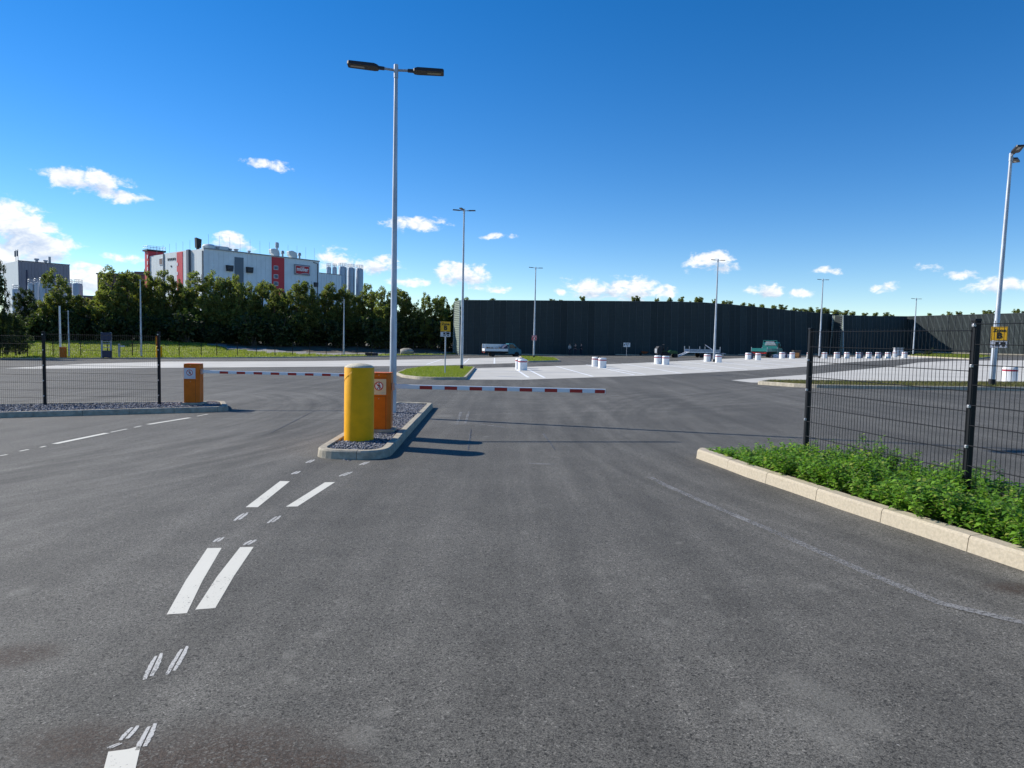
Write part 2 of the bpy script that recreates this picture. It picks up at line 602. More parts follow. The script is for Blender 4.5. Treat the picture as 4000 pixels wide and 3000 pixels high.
def worn_paint_mat(name, col, wear_lo, wear_hi, scale=60, streak=None):
    m = bpy.data.materials.new(name)
    m.use_nodes = True
    t = NT(m.node_tree)
    b = m.node_tree.nodes['Principled BSDF']
    out = m.node_tree.nodes['Material Output']
    o = t.n('ShaderNodeTexCoord').outputs['Object']
    n = t.noise(o, scale, 5, 0.75).outputs['Fac']
    n2 = t.noise(o, 2.2, 4, 0.6).outputs['Fac']
    n = t.math('ADD', n, t.math('MULTIPLY', t.math('SUBTRACT', n2, 0.5), 0.35))
    t.link(t.mix(n2, tuple(c * .86 for c in col), col), b.inputs['Base Color'])
    b.inputs['Roughness'].default_value = 0.7
    tr = t.n('ShaderNodeBsdfTransparent')
    mx = t.n('ShaderNodeMixShader')
    t.link(t.smooth(n, wear_lo, wear_hi), mx.inputs[0])
    t.link(tr.outputs[0], mx.inputs[1])
    t.link(b.outputs[0], mx.inputs[2])
    t.link(mx.outputs[0], out.inputs[0])
    return m


def panel_mat(name, ca, cb, freq):
    """steel-mesh faced panel: fine upright bars and level wires over dark fleece"""
    m = bpy.data.materials.new(name)
    m.use_nodes = True
    t = NT(m.node_tree)
    b = m.node_tree.nodes['Principled BSDF']
    tc = t.n('ShaderNodeTexCoord')
    o = tc.outputs['Object']
    oi = t.n('ShaderNodeObjectInfo')
    sp = t.n('ShaderNodeSeparateXYZ')
    t.link(o, sp.inputs[0])
    hw = t.math('SINE', t.math('MULTIPLY', sp.outputs[2], 2 * math.pi / 0.2))
    vw = t.math('SINE', t.math('MULTIPLY', t.math('ADD', sp.outputs[0], t.math('MULTIPLY', sp.outputs[1], 0.5)), 2 * math.pi / 0.16))
    g = t.math('MAXIMUM', t.smooth(hw, 0.75, 1.0), t.smooth(vw, 0.6, 1.0))
    n = t.noise(o, 1.3, 4, 0.6).outputs['Fac']
    g = t.math('MULTIPLY', g, t.math('MULTIPLY_ADD', n, 0.6, 0.2))
    c = t.mix(g, ca, cb)
    c = t.mix(1.0, c, t.math('MULTIPLY_ADD', oi.outputs['Random'], 0.35, 0.82), 'MULTIPLY')
    t.link(c, b.inputs['Base Color'])
    b.inputs['Roughness'].default_value = 0.75
    b.inputs['Specular IOR Level'].default_value = 0.2
    return m


M = {}
M['asphalt'] = asphalt_mat()
M['pad'] = concrete_pad_mat()
M['paint'] = worn_paint_mat('road_paint', (0.70, 0.665, 0.56), 0.29, 0.37)
M['paint_far'] = pmat('bay_paint', (0.82, 0.82, 0.80), 0.6)
M['stroke'] = worn_paint_mat('brushed_paint', (0.55, 0.53, 0.48), 0.30, 0.52, 90)
M['chalk'] = worn_paint_mat('worn_line', (0.27, 0.26, 0.24), 0.38, 0.62, 60)
M['saw'] = pmat('joint_filler', (0.03, 0.03, 0.032), 0.6)
M['kerb'] = pmat('kerb_concrete', (0.40, 0.355, 0.275), 0.9, var=0.2, vscale=9, bump=0.3, bscale=120, spec=.15)
M['kerb_tan'] = pmat('kerb_exposed', (0.45, 0.385, 0.285), 0.88, var=0.11, vscale=40, bump=0.35, bscale=160)
M['soil'] = pmat('soil', (0.07, 0.05, 0.032), 0.95, var=0.4, vscale=8, bump=0.6, bscale=30)
M['dirt'] = pmat('bank_soil', (0.12, 0.10, 0.07), 0.95, var=0.35, vscale=1.2, bump=0.5, bscale=8)
M['gravel'] = pmat('slate_gravel', (0.16, 0.165, 0.185), 0.75, island=0.62)
M['gravel_bed'] = pmat('gravel_bed', (0.06, 0.06, 0.066), 0.9, var=0.4, vscale=60, bump=0.8, bscale=90)
M['yellow'] = pmat('yellow_paint', (0.88, 0.40, 0.0), 0.5, var=0.07, vscale=5, bump=0.05, bscale=14, spec=.2)
M['cap'] = pmat('pale_cap', (0.55, 0.50, 0.38), 0.85, var=0.18, vscale=14, bump=0.3, bscale=60)
M['orange'] = pmat('orange_paint', (0.62, 0.135, 0.004), 0.45, var=0.08, vscale=6, spec=.25)
M['seam'] = pmat('dark_seam', (0.12, 0.03, 0.004), 0.6)
M['bracket'] = pmat('salmon_bracket', (0.62, 0.36, 0.27), 0.5)
M['plate'] = pmat('sign_plate', (0.62, 0.62, 0.66), 0.45)
M['plate_cream'] = pmat('sign_plate_cream', (0.72, 0.58, 0.36), 0.45)
M['red_sign'] = pmat('red_sign', (0.52, 0.035, 0.02), 0.45)
M['black'] = pmat('black', (0.012, 0.012, 0.014), 0.5)
M['white'] = pmat('white_paint', (0.80, 0.80, 0.80), 0.45, var=0.04, vscale=3)
M['boom'] = pmat('boom_white', (0.78, 0.79, 0.81), 0.35)
M['boom_red'] = pmat('boom_red', (0.42, 0.018, 0.018), 0.35)
M['galv'] = pmat('galvanised', (0.42, 0.45, 0.49), 0.45, metal=0.35, var=0.22, vscale=6, stretch=(1, 1, 0.25))
M['galv_dark'] = pmat('galvanised_dull', (0.36, 0.39, 0.43), 0.55, metal=0.4, var=0.2, vscale=5)
M['lamp'] = pmat('lamp_housing', (0.03, 0.028, 0.03), 0.5)
M['lens'] = pmat('lamp_lens', (0.35, 0.32, 0.27), 0.25)
M['sleeve'] = pmat('bitumen_sleeve', (0.015, 0.015, 0.015), 0.7)
M['fence'] = pmat('fence_coat', (0.009, 0.010, 0.012), 0.5, spec=0.25)
M['clip'] = pmat('fence_clip', (0.50, 0.50, 0.52), 0.35, metal=0.6)
M['zone_yellow'] = pmat('zone_yellow', (0.80, 0.42, 0.012), 0.45)
M['zone_red'] = pmat('zone_red', (0.50, 0.03, 0.045), 0.45)
M['navy'] = pmat('navy_panel', (0.02, 0.028, 0.07), 0.5)
M['bol'] = pmat('bollard_white', (0.78, 0.78, 0.78), 0.6, var=0.05, vscale=4)
M['bol_red'] = pmat('bollard_red', (0.36, 0.03, 0.06), 0.55)
M['wall_dark'] = panel_mat('wall_panel_green', (0.028, 0.036, 0.036), (0.10, 0.118, 0.112), 6)
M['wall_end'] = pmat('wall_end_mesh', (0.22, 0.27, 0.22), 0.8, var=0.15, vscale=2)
M['wall_rib'] = pmat('wall_rib', (0.46, 0.50, 0.50), 0.6)
M['joint'] = pmat('wall_joint', (0.12, 0.13, 0.135), 0.6)
M['bark'] = pmat('bark', (0.09, 0.075, 0.06), 0.9, var=0.3, vscale=6)
M['leaf_poplar'] = leaf_mat('leaf_poplar', (0.095, 0.12, 0.034), (0.25, 0.275, 0.08), (0.26, 0.20, 0.08), trans=.55)
M['leaf_dark'] = leaf_mat('leaf_dark', (0.025, 0.04, 0.015), (0.075, 0.10, 0.032), trans=.4)
M['leaf_bush'] = leaf_mat('leaf_bush', (0.14, 0.17, 0.06), (0.30, 0.32, 0.12), (0.30, 0.25, 0.11), trans=.55)
M['leaf_bed'] = leaf_mat('leaf_bed', (0.07, 0.17, 0.018), (0.24, 0.43, 0.05), (0.36, 0.42, 0.09), trans=0.4, rough=0.42)
M['stem'] = pmat('stem', (0.07, 0.10, 0.03), 0.6)
M['grass'] = leaf_mat('grass', (0.15, 0.19, 0.02), (0.31, 0.35, 0.05), (0.40, 0.36, 0.11), trans=0.4)
M['grass_dry'] = leaf_mat('grass_dry', (0.10, 0.10, 0.035), (0.22, 0.19, 0.07), (0.10, 0.14, 0.03), trans=0.35)
M['turf'] = pmat('turf', (0.06, 0.085, 0.018), 0.95, col2=(0.13, 0.15, 0.04), vscale=1.5, bump=0.6, bscale=20)
M['turf_bank'] = pmat('turf_bank', (0.17, 0.19, 0.03), 0.95, col2=(0.30, 0.31, 0.07), vscale=0.7, bump=0.6, bscale=6)
M['clad'] = pmat('cladding_silver', (0.70, 0.78, 0.81), 0.5, metal=0.0, var=0.06, vscale=0.3)
M['clad2'] = pmat('cladding_pale', (0.64, 0.68, 0.68), 0.55, var=0.04, vscale=0.3)
M['clad_red'] = pmat('cladding_red', (0.55, 0.035, 0.045), 0.5, var=0.06, vscale=0.4)
M['clad_blue'] = pmat('glazing_blue', (0.06, 0.10, 0.15), 0.25)
M['roofcap'] = pmat('roof_edge', (0.30, 0.33, 0.35), 0.6)
M['duct'] = pmat('duct_dark', (0.10, 0.12, 0.15), 0.5)
M['steel'] = pmat('silo_steel', (0.42, 0.45, 0.48), 0.45, metal=0.35, var=0.12, vscale=0.8, stretch=(1, 1, .2))
M['mauve'] = pmat('cladding_grey', (0.24, 0.235, 0.27), 0.7, var=0.12, vscale=0.25, stretch=(1, 1, .3))
M['brown'] = pmat('brown_block', (0.16, 0.115, 0.10), 0.8, var=0.15, vscale=0.3)
M['emblem_red'] = pmat('emblem_red', (0.50, 0.02, 0.035), 0.5)
M['glass'] = pmat('glass', (0.02, 0.03, 0.035), 0.12, spec=0.6)
M['teal'] = pmat('teal_paint', (0.012, 0.21, 0.19), 0.35, coat=0.2)
M['teal_blue'] = pmat('petrol_paint', (0.01, 0.14, 0.19), 0.35, coat=0.2)
M['alu'] = pmat('aluminium', (0.60, 0.64, 0.70), 0.4, metal=0.5, var=0.08, vscale=3)
M['rubber'] = pmat('rubber', (0.018, 0.018, 0.018), 0.8)
M['rim'] = pmat('rim', (0.16, 0.16, 0.17), 0.5, metal=0.4)
M['chassis'] = pmat('chassis', (0.03, 0.03, 0.032), 0.7)
M['tractor'] = pmat('tractor_green', (0.02, 0.085, 0.02), 0.4)
M['wood'] = pmat('pallet_wood', (0.50, 0.24, 0.075), 0.8, var=0.2, vscale=5)
M['barrow'] = pmat('barrow_tray', (0.30, 0.07, 0.02), 0.6)
M['rock'] = pmat('boulder', (0.36, 0.33, 0.27), 0.9, var=0.3, vscale=2.5, bump=0.8, bscale=5)
M['skin'] = pmat('skin', (0.42, 0.25, 0.18), 0.6)
M['hair'] = pmat('hair', (0.03, 0.02, 0.015), 0.7)
M['shirt'] = pmat('pale_shirt', (0.45, 0.45, 0.42), 0.8)
M['jacket'] = pmat('dark_jacket', (0.02, 0.022, 0.03), 0.8)
M['jeans'] = pmat('dark_trousers', (0.02, 0.025, 0.045), 0.8)
M['lamp_red'] = pmat('tail_lamp', (0.5, 0.02, 0.02), 0.3)
M['headlamp'] = pmat('headlamp', (0.75, 0.78, 0.8), 0.2)
M['bag'] = pmat('plastic_litter', (0.75, 0.76, 0.80), 0.4, var=0.1, vscale=20)


# ------------------------------------------------------------------ ground, pads, markings
def build_ground():
    ks = [-3000, -600, -200, -80, -40, -20, -10, 0, 10, 20, 40, 80, 200, 600, 3000]
    ys = [-60, -20, 0, 5, 10, 15, 20, 30, 50, 90, 150, 300, 800, 3000]
    vs = [(x, y, G(x, y)) for y in ys for x in ks]
    n = len(ks)
    fs = [(j * n + i, j * n + i + 1, (j + 1) * n + i + 1, (j + 1) * n + i) for j in range(len(ys) - 1) for i in range(n - 1)]
    tag(MB().add(vs, fs).build('road', M['asphalt']), kind='structure')


def sheet(name, pix, dz, mat, dy=None):
    pts = [gp(*p, dz) for p in pix]
    n = len(pts)
    mb = MB().add(pts, [tuple(range(n))])
    o = mb.build(name, mat)
    if o.data.polygons[0].normal.z < 0:
        o.data.flip_normals()
    return tag(o, kind='structure')


build_ground()
PADS = [
    [(15, 1439), (330, 1421), (650, 1412.5), (1200, 1411), (1720, 1402.5), (2028, 1394.5), (2062, 1416), (1990, 1419), (1700, 1428), (1300, 1432), (600, 1437), (200, 1440)],
    [(1824, 1482.5), (2044, 1483), (2500, 1468), (2943, 1446), (3165, 1431), (3316, 1415.5), (3542, 1402), (3700, 1396), (3540, 1391), (3180, 1396), (2893, 1399), (2700, 1408), (2446, 1420), (2061, 1433), (1856, 1438)],
    [(2855, 1485), (3178, 1461), (3500, 1430), (3588, 1416), (3723, 1409), (4400, 1406), (4400, 1505), (4000, 1503), (3452, 1500), (3000, 1495), (2934, 1494)],
]
for p in PADS:
    sheet('concrete_apron', p, 0.006, M['pad'])

BAYS = [((2015, 1443), (2064, 1475)), ((2064, 1444), (2127, 1476)), ((2172, 1431), (2317, 1471)), ((2290, 1425), (2478, 1465)), ((2373, 1437), (2520, 1463)),
        ((2430, 1420.5), (2663, 1459)), ((2523, 1417), (2780, 1451)), ((2613, 1425), (2814, 1449)), ((2649, 1411), (2918, 1444)), ((2735, 1408), (3002, 1437)),
        ((2825, 1416), (3038, 1434)), ((2857, 1405), (3101, 1431)), ((2952, 1402), (3155, 1422)), ((1665, 1424), (1727, 1404)), ((1812, 1420), (1833, 1401)), ((1931, 1421), (1932, 1398))]


def line_strip(name, A, B, w, dz, mat, curve=None):
    A, B = Vector(A), Vector(B)
    d = (B - A).normalized()
    s = Vector((-d.y, d.x, 0)) * (w / 2)
    q = [A + s, A - s, B - s, B + s]
    q = [Vector((p.x, p.y, G(p.x, p.y) + dz)) for p in q]
    o = MB().add(q, [(0, 1, 2, 3)]).build(name, mat)
    if o.data.polygons[0].normal.z < 0:
        o.data.flip_normals()
    return tag(o, kind='structure')


for a, b in BAYS:
    line_strip('bay_line', gp(*a), gp(*b), 0.14, 0.010, M['paint_far'])
for q in ([(651, 2400), (730, 2395), (790, 2270), (866, 2140), (810, 2141), (725, 2268)], [(763, 2381), (841, 2375), (914, 2250), (991, 2136), (938, 2137), (848, 2252)],
          [(960, 1981), (1007, 1981), (1132, 1880), (1094, 1879)], [(1117, 1979), (1162, 1978), (1309, 1883), (1269, 1884)],
          [(360, 3160), (505, 3160), (530, 3000), (550, 2912), (500, 2926), (423, 2936), (406, 3000)]):
    sheet('lane_marking', q, 0.002, M['paint'])
for a, b in (((213, 1734), (418, 1692)), ((579, 1658), (741, 1632)), ((0, 1781), (28, 1776)), ((76, 1763), (112, 1756)), ((158, 1748), (178, 1743)), ((432, 1689), (496, 1676)), ((524, 1670), (552, 1664)), ((770, 1626), (812, 1618))):
    line_strip('lane_marking', gp(*a), gp(*b), 0.12 if abs(a[0] - b[0]) > 100 else 0.05, 0.003, M['paint'])
for a, b, w in (((575, 2655), (618, 2563), .075), ((663, 2635), (718, 2536), .07), ((922, 2034), (958, 2006), .09), ((1052, 2044), (1087, 2018), .09), ((840, 2118), (866, 2101), .08), ((958, 2130), (990, 2111), .09),
                ((1144, 1853), (1166, 1842), .1), ((1330, 1861), (1368, 1845), .1), ((1200, 1809), (1222, 1797), .1), ((1408, 1817), (1436, 1805), .1), ((480, 2893), (525, 2842), .06), ((548, 2930), (592, 2838), .065), ((420, 2925), (470, 2905), .03)):
    w *= .75
    A_, B_ = gp(*a), gp(*b)
    ax_ = B_ - A_
    sd_ = Vector((-ax_.y, ax_.x, 0)).normalized()
    for sg_, sh_ in ((1, 0.0), (-1, .12)):          # two bristle tracks with a bare groove between
        pts_ = []
        for k in range(13):
            f_ = k / 12
            pts_.append((f_, .16 + .34 * math.sin(math.pi * (.12 + .85 * f_)) ** .35 * random.uniform(.8, 1.15)))
        ring = [A_ + ax_ * (f_ + sh_) + sd_ * sg_ * w * .07 for f_, h_ in pts_] + [A_ + ax_ * (f_ + sh_) + sd_ * sg_ * w * h_ for f_, h_ in pts_[::-1]]
        mb_ = MB().add([(p.x, p.y, G(p.x, p.y) + .002) for p in ring], [(k, k + 1, 24 - k, 25 - k) for k in range(12)])
        o_ = mb_.build('brushed_mark', M['stroke'])
        if o_.data.polygons[0].normal.z < 0:
            o_.data.flip_normals()
        tag(o_, kind='structure')


def poly_strip(name, pix, w, dz, mat):
    P = [gp(*p) for p in pix]
    L, Rr = [], []
    for i, p in enumerate(P):
        d = (P[min(i + 1, len(P) - 1)] - P[max(i - 1, 0)])
        s = Vector((-d.y, d.x, 0)).normalized() * (w / 2)
        for lst, q in ((L, p + s), (Rr, p - s)):
            lst.append((q.x, q.y, G(q.x, q.y) + dz))
    n = len(P)
    o = MB().add(L + Rr, [(i, n + i, n + i + 1, i + 1) for i in range(n - 1)]).build(name, mat)
    if o.data.polygons[0].normal.z < 0:
        o.data.flip_normals()
    return tag(o, kind='structure')


poly_strip('worn_line', [(2540, 1865), (2600, 1897), (2800, 1985), (3043, 2087), (3385, 2239), (3676, 2359), (4000, 2435), (4200, 2470)], 0.085, 0.005, M['chalk'])
for pix in ([(1840, 1678), (1836, 1710), (1828, 1758)], [(2122, 1695), (2167, 1757)], [(1228, 1605), (1130, 1655), (1060, 1690)], [(900, 1596), (1010, 1592), (1100, 1578)]):
    poly_strip('saw_cut', pix, 0.035, 0.004, M['chalk'])
    poly_strip('saw_cut', pix, 0.014, 0.0065, M['saw'])
for pix in ([(1800, 1610), (1785, 1660)], [(1832, 1608), (1815, 1660)], [(1850, 1655), (1990, 1672)], [(2062, 1811), (2170, 1815)]):
    poly_strip('chalk_mark', pix, 0.06, 0.005, M['chalk'])


# ------------------------------------------------------------------ kerbs
def fillet(pts, rad, seg=7):
    """round the corners of a closed outline (2D), rad one radius per corner"""
    out = []
    n = len(pts)
    for i in range(n):
        p, a, b = Vector(pts[i][:2]), Vector(pts[i - 1][:2]), Vector(pts[(i + 1) % n][:2])
        r = rad[i] if isinstance(rad, (list, tuple)) else rad
        if r <= 0:
            out.append(p)
            continue
        u, v = (a - p).normalized(), (b - p).normalized()
        ang = math.acos(max(-1, min(1, u.dot(v))))
        t = min(r / math.tan(ang / 2), (a - p).length * .48, (b - p).length * .48)
        for k in range(seg + 1):
            s = k / seg
            q0, q1 = p + u * t, p + v * t
            out.append(q0 * (1 - s) ** 2 + p * 2 * s * (1 - s) + q1 * s ** 2)
    return out


def area2(p):
    return sum(p[i][0] * p[(i + 1) % len(p)][1] - p[(i + 1) % len(p)][0] * p[i][1] for i in range(len(p))) / 2


def offset_in(pts, d, closed=True):
    n = len(pts)
    out = []
    for i in range(n):
        a = pts[i - 1] if (closed or i > 0) else pts[i]
        b = pts[(i + 1) % n] if (closed or i < n - 1) else pts[i]
        t = (Vector(b[:2]) - Vector(a[:2])).normalized()
        out.append(Vector(pts[i][:2]) + Vector((-t.y, t.x)) * d)
    return out


def kerb_run(parent, pts, closed, mat, w=0.15, h=0.13, stone=1.0, sub=None, start=0.0):
    """kerb stones along an outline; the inside lies to the left of the path"""
    pts = [Vector(p[:2]) for p in pts]
    if closed:
        pts = pts + [pts[0]]
    seg = [(pts[i + 1] - pts[i]).length for i in range(len(pts) - 1)]
    cum = [0]
    for s in seg:
        cum.append(cum[-1] + s)
    T = cum[-1]

    def sample(s):
        s = max(0, min(T - 1e-6, s))
        i = max(k for k in range(len(seg)) if cum[k] <= s + 1e-9)
        t = (s - cum[i]) / max(seg[i], 1e-9)
        p = pts[i].lerp(pts[i + 1], t)
        d = (pts[i + 1] - pts[i]).normalized()
        # ease the direction towards the neighbouring pieces
        if t > .5 and i + 1 < len(seg):
            d = d.lerp((pts[i + 2] - pts[i + 1]).normalized(), (t - .5)).normalized()
        elif t < .5 and i > 0:
            d = d.lerp((pts[i] - pts[i - 1]).normalized(), (.5 - t)).normalized()
        return p, Vector((-d.y, d.x))
    n = max(1, round(T / stone))
    if n > 300:
        n = 300
    L = T / n
    prof = ((0, -0.05), (0.004, 0.0), (0.016, h - 0.022), (0.034, h), (w - 0.01, h), (w, h - 0.012), (w, -0.05))
    for k in range(n):
        s0, s1 = k * L + 0.004, (k + 1) * L - 0.004
        cuts = [s0] + [c for c in cum if s0 + 0.03 < c < s1 - 0.03] + [s1]
        vs = []
        jit = random.uniform(-.002, .002)
        for s in cuts:
            p, nn = sample(s)
            for a, z in prof:
                q = p + nn * (a + jit)
                vs.append((q.x, q.y, G(q.x, q.y) + z + (jit if z > 0.02 else 0)))
        m = len(prof)
        fs = [(i * m + j, (i + 1) * m + j, (i + 1) * m + (j + 1) % m, i * m + (j + 1) % m) for i in range(len(cuts) - 1) for j in range(m)]
        fs += [tuple(range(m - 1, -1, -1)), tuple((len(cuts) - 1) * m + j for j in range(m))]
        MB().add(vs, fs).build('kerb_stone', mat, parent)


def inside(poly, X, Y):
    c = np.zeros(len(X), bool)
    n = len(poly)
    for i in range(n):
        x1, y1 = poly[i][:2]
        x2, y2 = poly[(i + 1) % n][:2]
        if y1 == y2:
            continue
        k = ((y1 > Y) != (y2 > Y)) & (X < (x2 - x1) * (Y - y1) / (y2 - y1) + x1)
        c ^= k
    return c


def scatter(poly, n):
    xs = [p[0] for p in poly]
    ys = [p[1] for p in poly]
    X = RNG.uniform(min(xs), max(xs), n * 4)
    Y = RNG.uniform(min(ys), max(ys), n * 4)
    k = inside(poly, X, Y)
    return X[k][:n], Y[k][:n]


def stones(poly, n, dz, size, label):
    X, Y = scatter(poly, n)
    n = len(X)
    base = np.array([(1, 0, 0), (0, 1, 0), (-1, 0, 0), (0, -1, 0), (0.1, 0.1, .75), (-.1, 0, -.6)], float)
    S = RNG.uniform(.55, 1.25, (n, 1, 3)) * size * np.array([1.25, .75, .55])
    V = (base[None] + RNG.uniform(-.25, .25, (n, 6, 3))) * S
    A, B, Cc = RNG.uniform(0, 6.28, n), RNG.uniform(-.7, .7, n), RNG.uniform(-.7, .7, n)
    y, z = V[:, :, 1].copy(), V[:, :, 2].copy()
    V[:, :, 1] = y * np.cos(B)[:, None] - z * np.sin(B)[:, None]
    V[:, :, 2] = y * np.sin(B)[:, None] + z * np.cos(B)[:, None]
    x, y = V[:, :, 0].copy(), V[:, :, 1].copy()
    V[:, :, 0] = x * np.cos(A)[:, None] - y * np.sin(A)[:, None]
    V[:, :, 1] = x * np.sin(A)[:, None] + y * np.cos(A)[:, None]
    Z = G(X, Y) + dz + RNG.uniform(0, size * .7, n)
    V += np.stack([X, Y, Z], 1)[:, None, :]
    f = np.array([(0, 1, 4), (1, 2, 4), (2, 3, 4), (3, 0, 4), (1, 0, 5), (2, 1, 5), (3, 2, 5), (0, 3, 5)])
    F = (np.arange(n) * 6)[:, None, None] + f[None]
    o = raw_mesh('gravel', V.reshape(-1, 3), F.reshape(-1, 3), M['gravel'])
    return tag(o, label, 'gravel', kind='stuff')


def blades(name, X, Y, Z, h, w, mat, label, cat='grass', lean=0.5):
    n = len(X)
    a = RNG.uniform(0, 6.28, n)
    hh = h * RNG.uniform(.45, 1.3, n)
    ww = w * RNG.uniform(.6, 1.4, n)
    dx, dy = np.cos(a) * ww, np.sin(a) * ww
    lx, ly = RNG.normal(0, lean, n) * hh, RNG.normal(0, lean, n) * hh
    V = np.stack([np.stack([X - dx, Y - dy, Z - .01], 1), np.stack([X + dx, Y + dy, Z - .01], 1), np.stack([X + lx, Y + ly, Z + hh], 1)], 1)
    F = np.arange(n * 3).reshape(-1, 3)
    return tag(raw_mesh(name, V.reshape(-1, 3), F, mat), label, cat, kind='stuff')


def island(name, outline, dz, fill_mat, kmat, stone=1.0, h=0.13):
    """outline: closed path; returns the inner outline"""
    if area2(outline) < 0:
        outline = outline[::-1]
    root = struct(name)
    kerb_run(root, outline, True, kmat, h=h, stone=stone)
    inn = offset_in(outline, 0.14)
    o = MB().add([(p.x, p.y, G(p.x, p.y) + dz) for p in inn], [tuple(range(len(inn)))]).build('island_fill', fill_mat, root)
    if o.data.polygons[0].normal.z < 0:
        o.data.flip_normals()
    return offset_in(outline, 0.16)


# centre island
c1, c2, c3, c4 = gp(1217, 1791), gp(1512, 1800), gp(1693, 1592), gp(1541, 1586)
ISL = fillet([c1, c2, c3, c4], [.5, .5, .22, .35])
inn = island('traffic_island', ISL, 0.085, M['gravel_bed'], M['kerb'], 1.0)
stones(inn, 11000, 0.088, 0.026, 'grey slate gravel filling the traffic island round the yellow bollard')
# left island
l1, l2 = gp(-700, 1652), gp(898, 1608)
b1, b2 = gp(-700, 1603), gp(880, 1583)
ISL2 = fillet([l1, l2, b2, b1], [0, .45, .4, 0])
inn2 = island('traffic_island', ISL2, 0.085, M['gravel_bed'], M['kerb'], 1.0)
stones(inn2, 12000, 0.088, 0.034, 'grey slate gravel strip under the left mesh fence')
# loose chips beside the centre island
for i, (px, py) in enumerate(((1345, 1796), (1352, 1798), (1362, 1794), (1368, 1799), (1357, 1801))):
    P = gp(px, py)
    o = MB().add([(.022, 0, .0), (0, .012, .0), (-.02, .004, 0), (0, -.014, 0), (.002, .002, .014)], [(0, 1, 4), (1, 2, 4), (2, 3, 4), (3, 0, 4), (3, 2, 1, 0)]).build('gravel_chip', M['gravel'], loc=P + Vector((0, 0, .002)))
    o.rotation_euler = (0, 0, i * 1.3)
    tag(o, ('leftmost', 'second from the left', 'topmost', 'rightmost', 'lowest')[i] + ' of the loose gravel chips on the asphalt before the traffic island', 'stone', 'loose chips before the traffic island')
# grass island with the yellow zone sign
GI = [gp(*p) for p in ((1545, 1464), (1572, 1475), (1630, 1482), (1700, 1484), (1822, 1484), (1858, 1440), (1790, 1435), (1655, 1437), (1580, 1449))]
GI = fillet(GI, [.8, 1, 1, 1, .3, .3, .5, 1, 1], 3)
inn3 = island('grass_island', GI, 0.09, M['turf'], M['kerb'], 1.0)
X, Y = scatter(inn3, 26000)
blades('grass', X, Y, G(X, Y) + .09, .085, .012, M['grass'], 'short green grass on the kerbed island with the yellow zone sign')
# grass island with the red zone sign
GA = [gp(*p) for p in ((2028, 1395), (2058, 1416), (2189, 1412.5), (2172, 1402), (2100, 1396))]
inn4 = island('grass_island', fillet(GA, .3, 3), 0.09, M['turf'], M['kerb'], 1.0)
X, Y = scatter(inn4, 16000)
blades('grass', X, Y, G(X, Y) + .09, .11, .02, M['grass'], 'short green grass on the small island below the red zone sign')
# verge strip on the right
VS = [gp(*p) for p in ((2958, 1502), (3101, 1512), (3185, 1516), (3542, 1522), (4000, 1527), (4500, 1532), (4500, 1509), (4000, 1503), (3452, 1499), (3000, 1494))]
inn5 = island('verge_strip', fillet(VS, [.15, .5, .5, .5, .5, 0, 0, .5, .5, .2], 3), 0.08, M['soil'], M['kerb'], 1.0, h=.14)
X, Y = scatter(inn5, 12000)
blades('grass', X, Y, G(X, Y) + .08, .10, .012, M['grass_dry'], 'dry weedy grass along the long kerbed strip on the right')
# far lawn before the lit wall
LW = [gp(*p) for p in ((3545, 1391), (3560, 1393), (3800, 1405), (3880, 1396), (3830, 1389), (3600, 1385))]
inn6 = island('grass_island', fillet(LW, .5, 3), 0.1, M['turf'], M['kerb'], 1.5)
X, Y = scatter(inn6, 16000)
blades('grass', X, Y, G(X, Y) + .1, .14, .03, M['grass'], 'green grass patch at the foot of the sunlit wall')
# planted bed by the camera
kf = [gp(*p, dz) for p, dz in (((2718, 1790), 0), ((2831, 1832), 0), ((2912, 1863), 0), ((3079, 1919), 0), ((3287, 1992), 0), ((3559, 2082), 0), ((3923, 2205), 0))]
kd = (kf[-1] - kf[-2]).normalized()
kf += [kf[-1] + kd * 1.0, kf[-1] + kd * 2.5]
kb = [gp(2745, 1778), gp(3020, 1812)]
POST1 = Vector((4.0, 9.3))
POST2 = Vector((4.56, 6.84))
fd = (POST2 - POST1).normalized()
kb += [Vector((POST1.x + .55, POST1.y - .1, 0)), Vector(((POST2 + Vector((.85, 0))).x, POST2.y, 0)), Vector((POST2.x + fd.x * 4.4 + 1.0, POST2.y + fd.y * 4.4, 0))]
bed_root = struct('planting_bed')
# front kerb: the inside lies to the left when walking from far to near? walk near to far
kerb_run(bed_root, [Vector((p.x, p.y)) for p in kf], False, M['kerb_tan'], w=.16, h=.135, stone=1.0)
kerb_run(bed_root, [Vector((p.x, p.y)) for p in kb[::-1]], False, M['kerb_tan'], w=.12, h=.12, stone=1.0)
BED = [Vector((p.x, p.y)) for p in kf] + [Vector((p.x, p.y)) for p in kb[::-1]]
BED_IN = offset_in(BED if area2(BED) > 0 else BED[::-1], .09)
MB().add([(p.x, p.y, G(p.x, p.y) + .075) for p in BED_IN], [tuple(range(len(BED_IN)))]).build('bed_soil', M['soil'], bed_root)


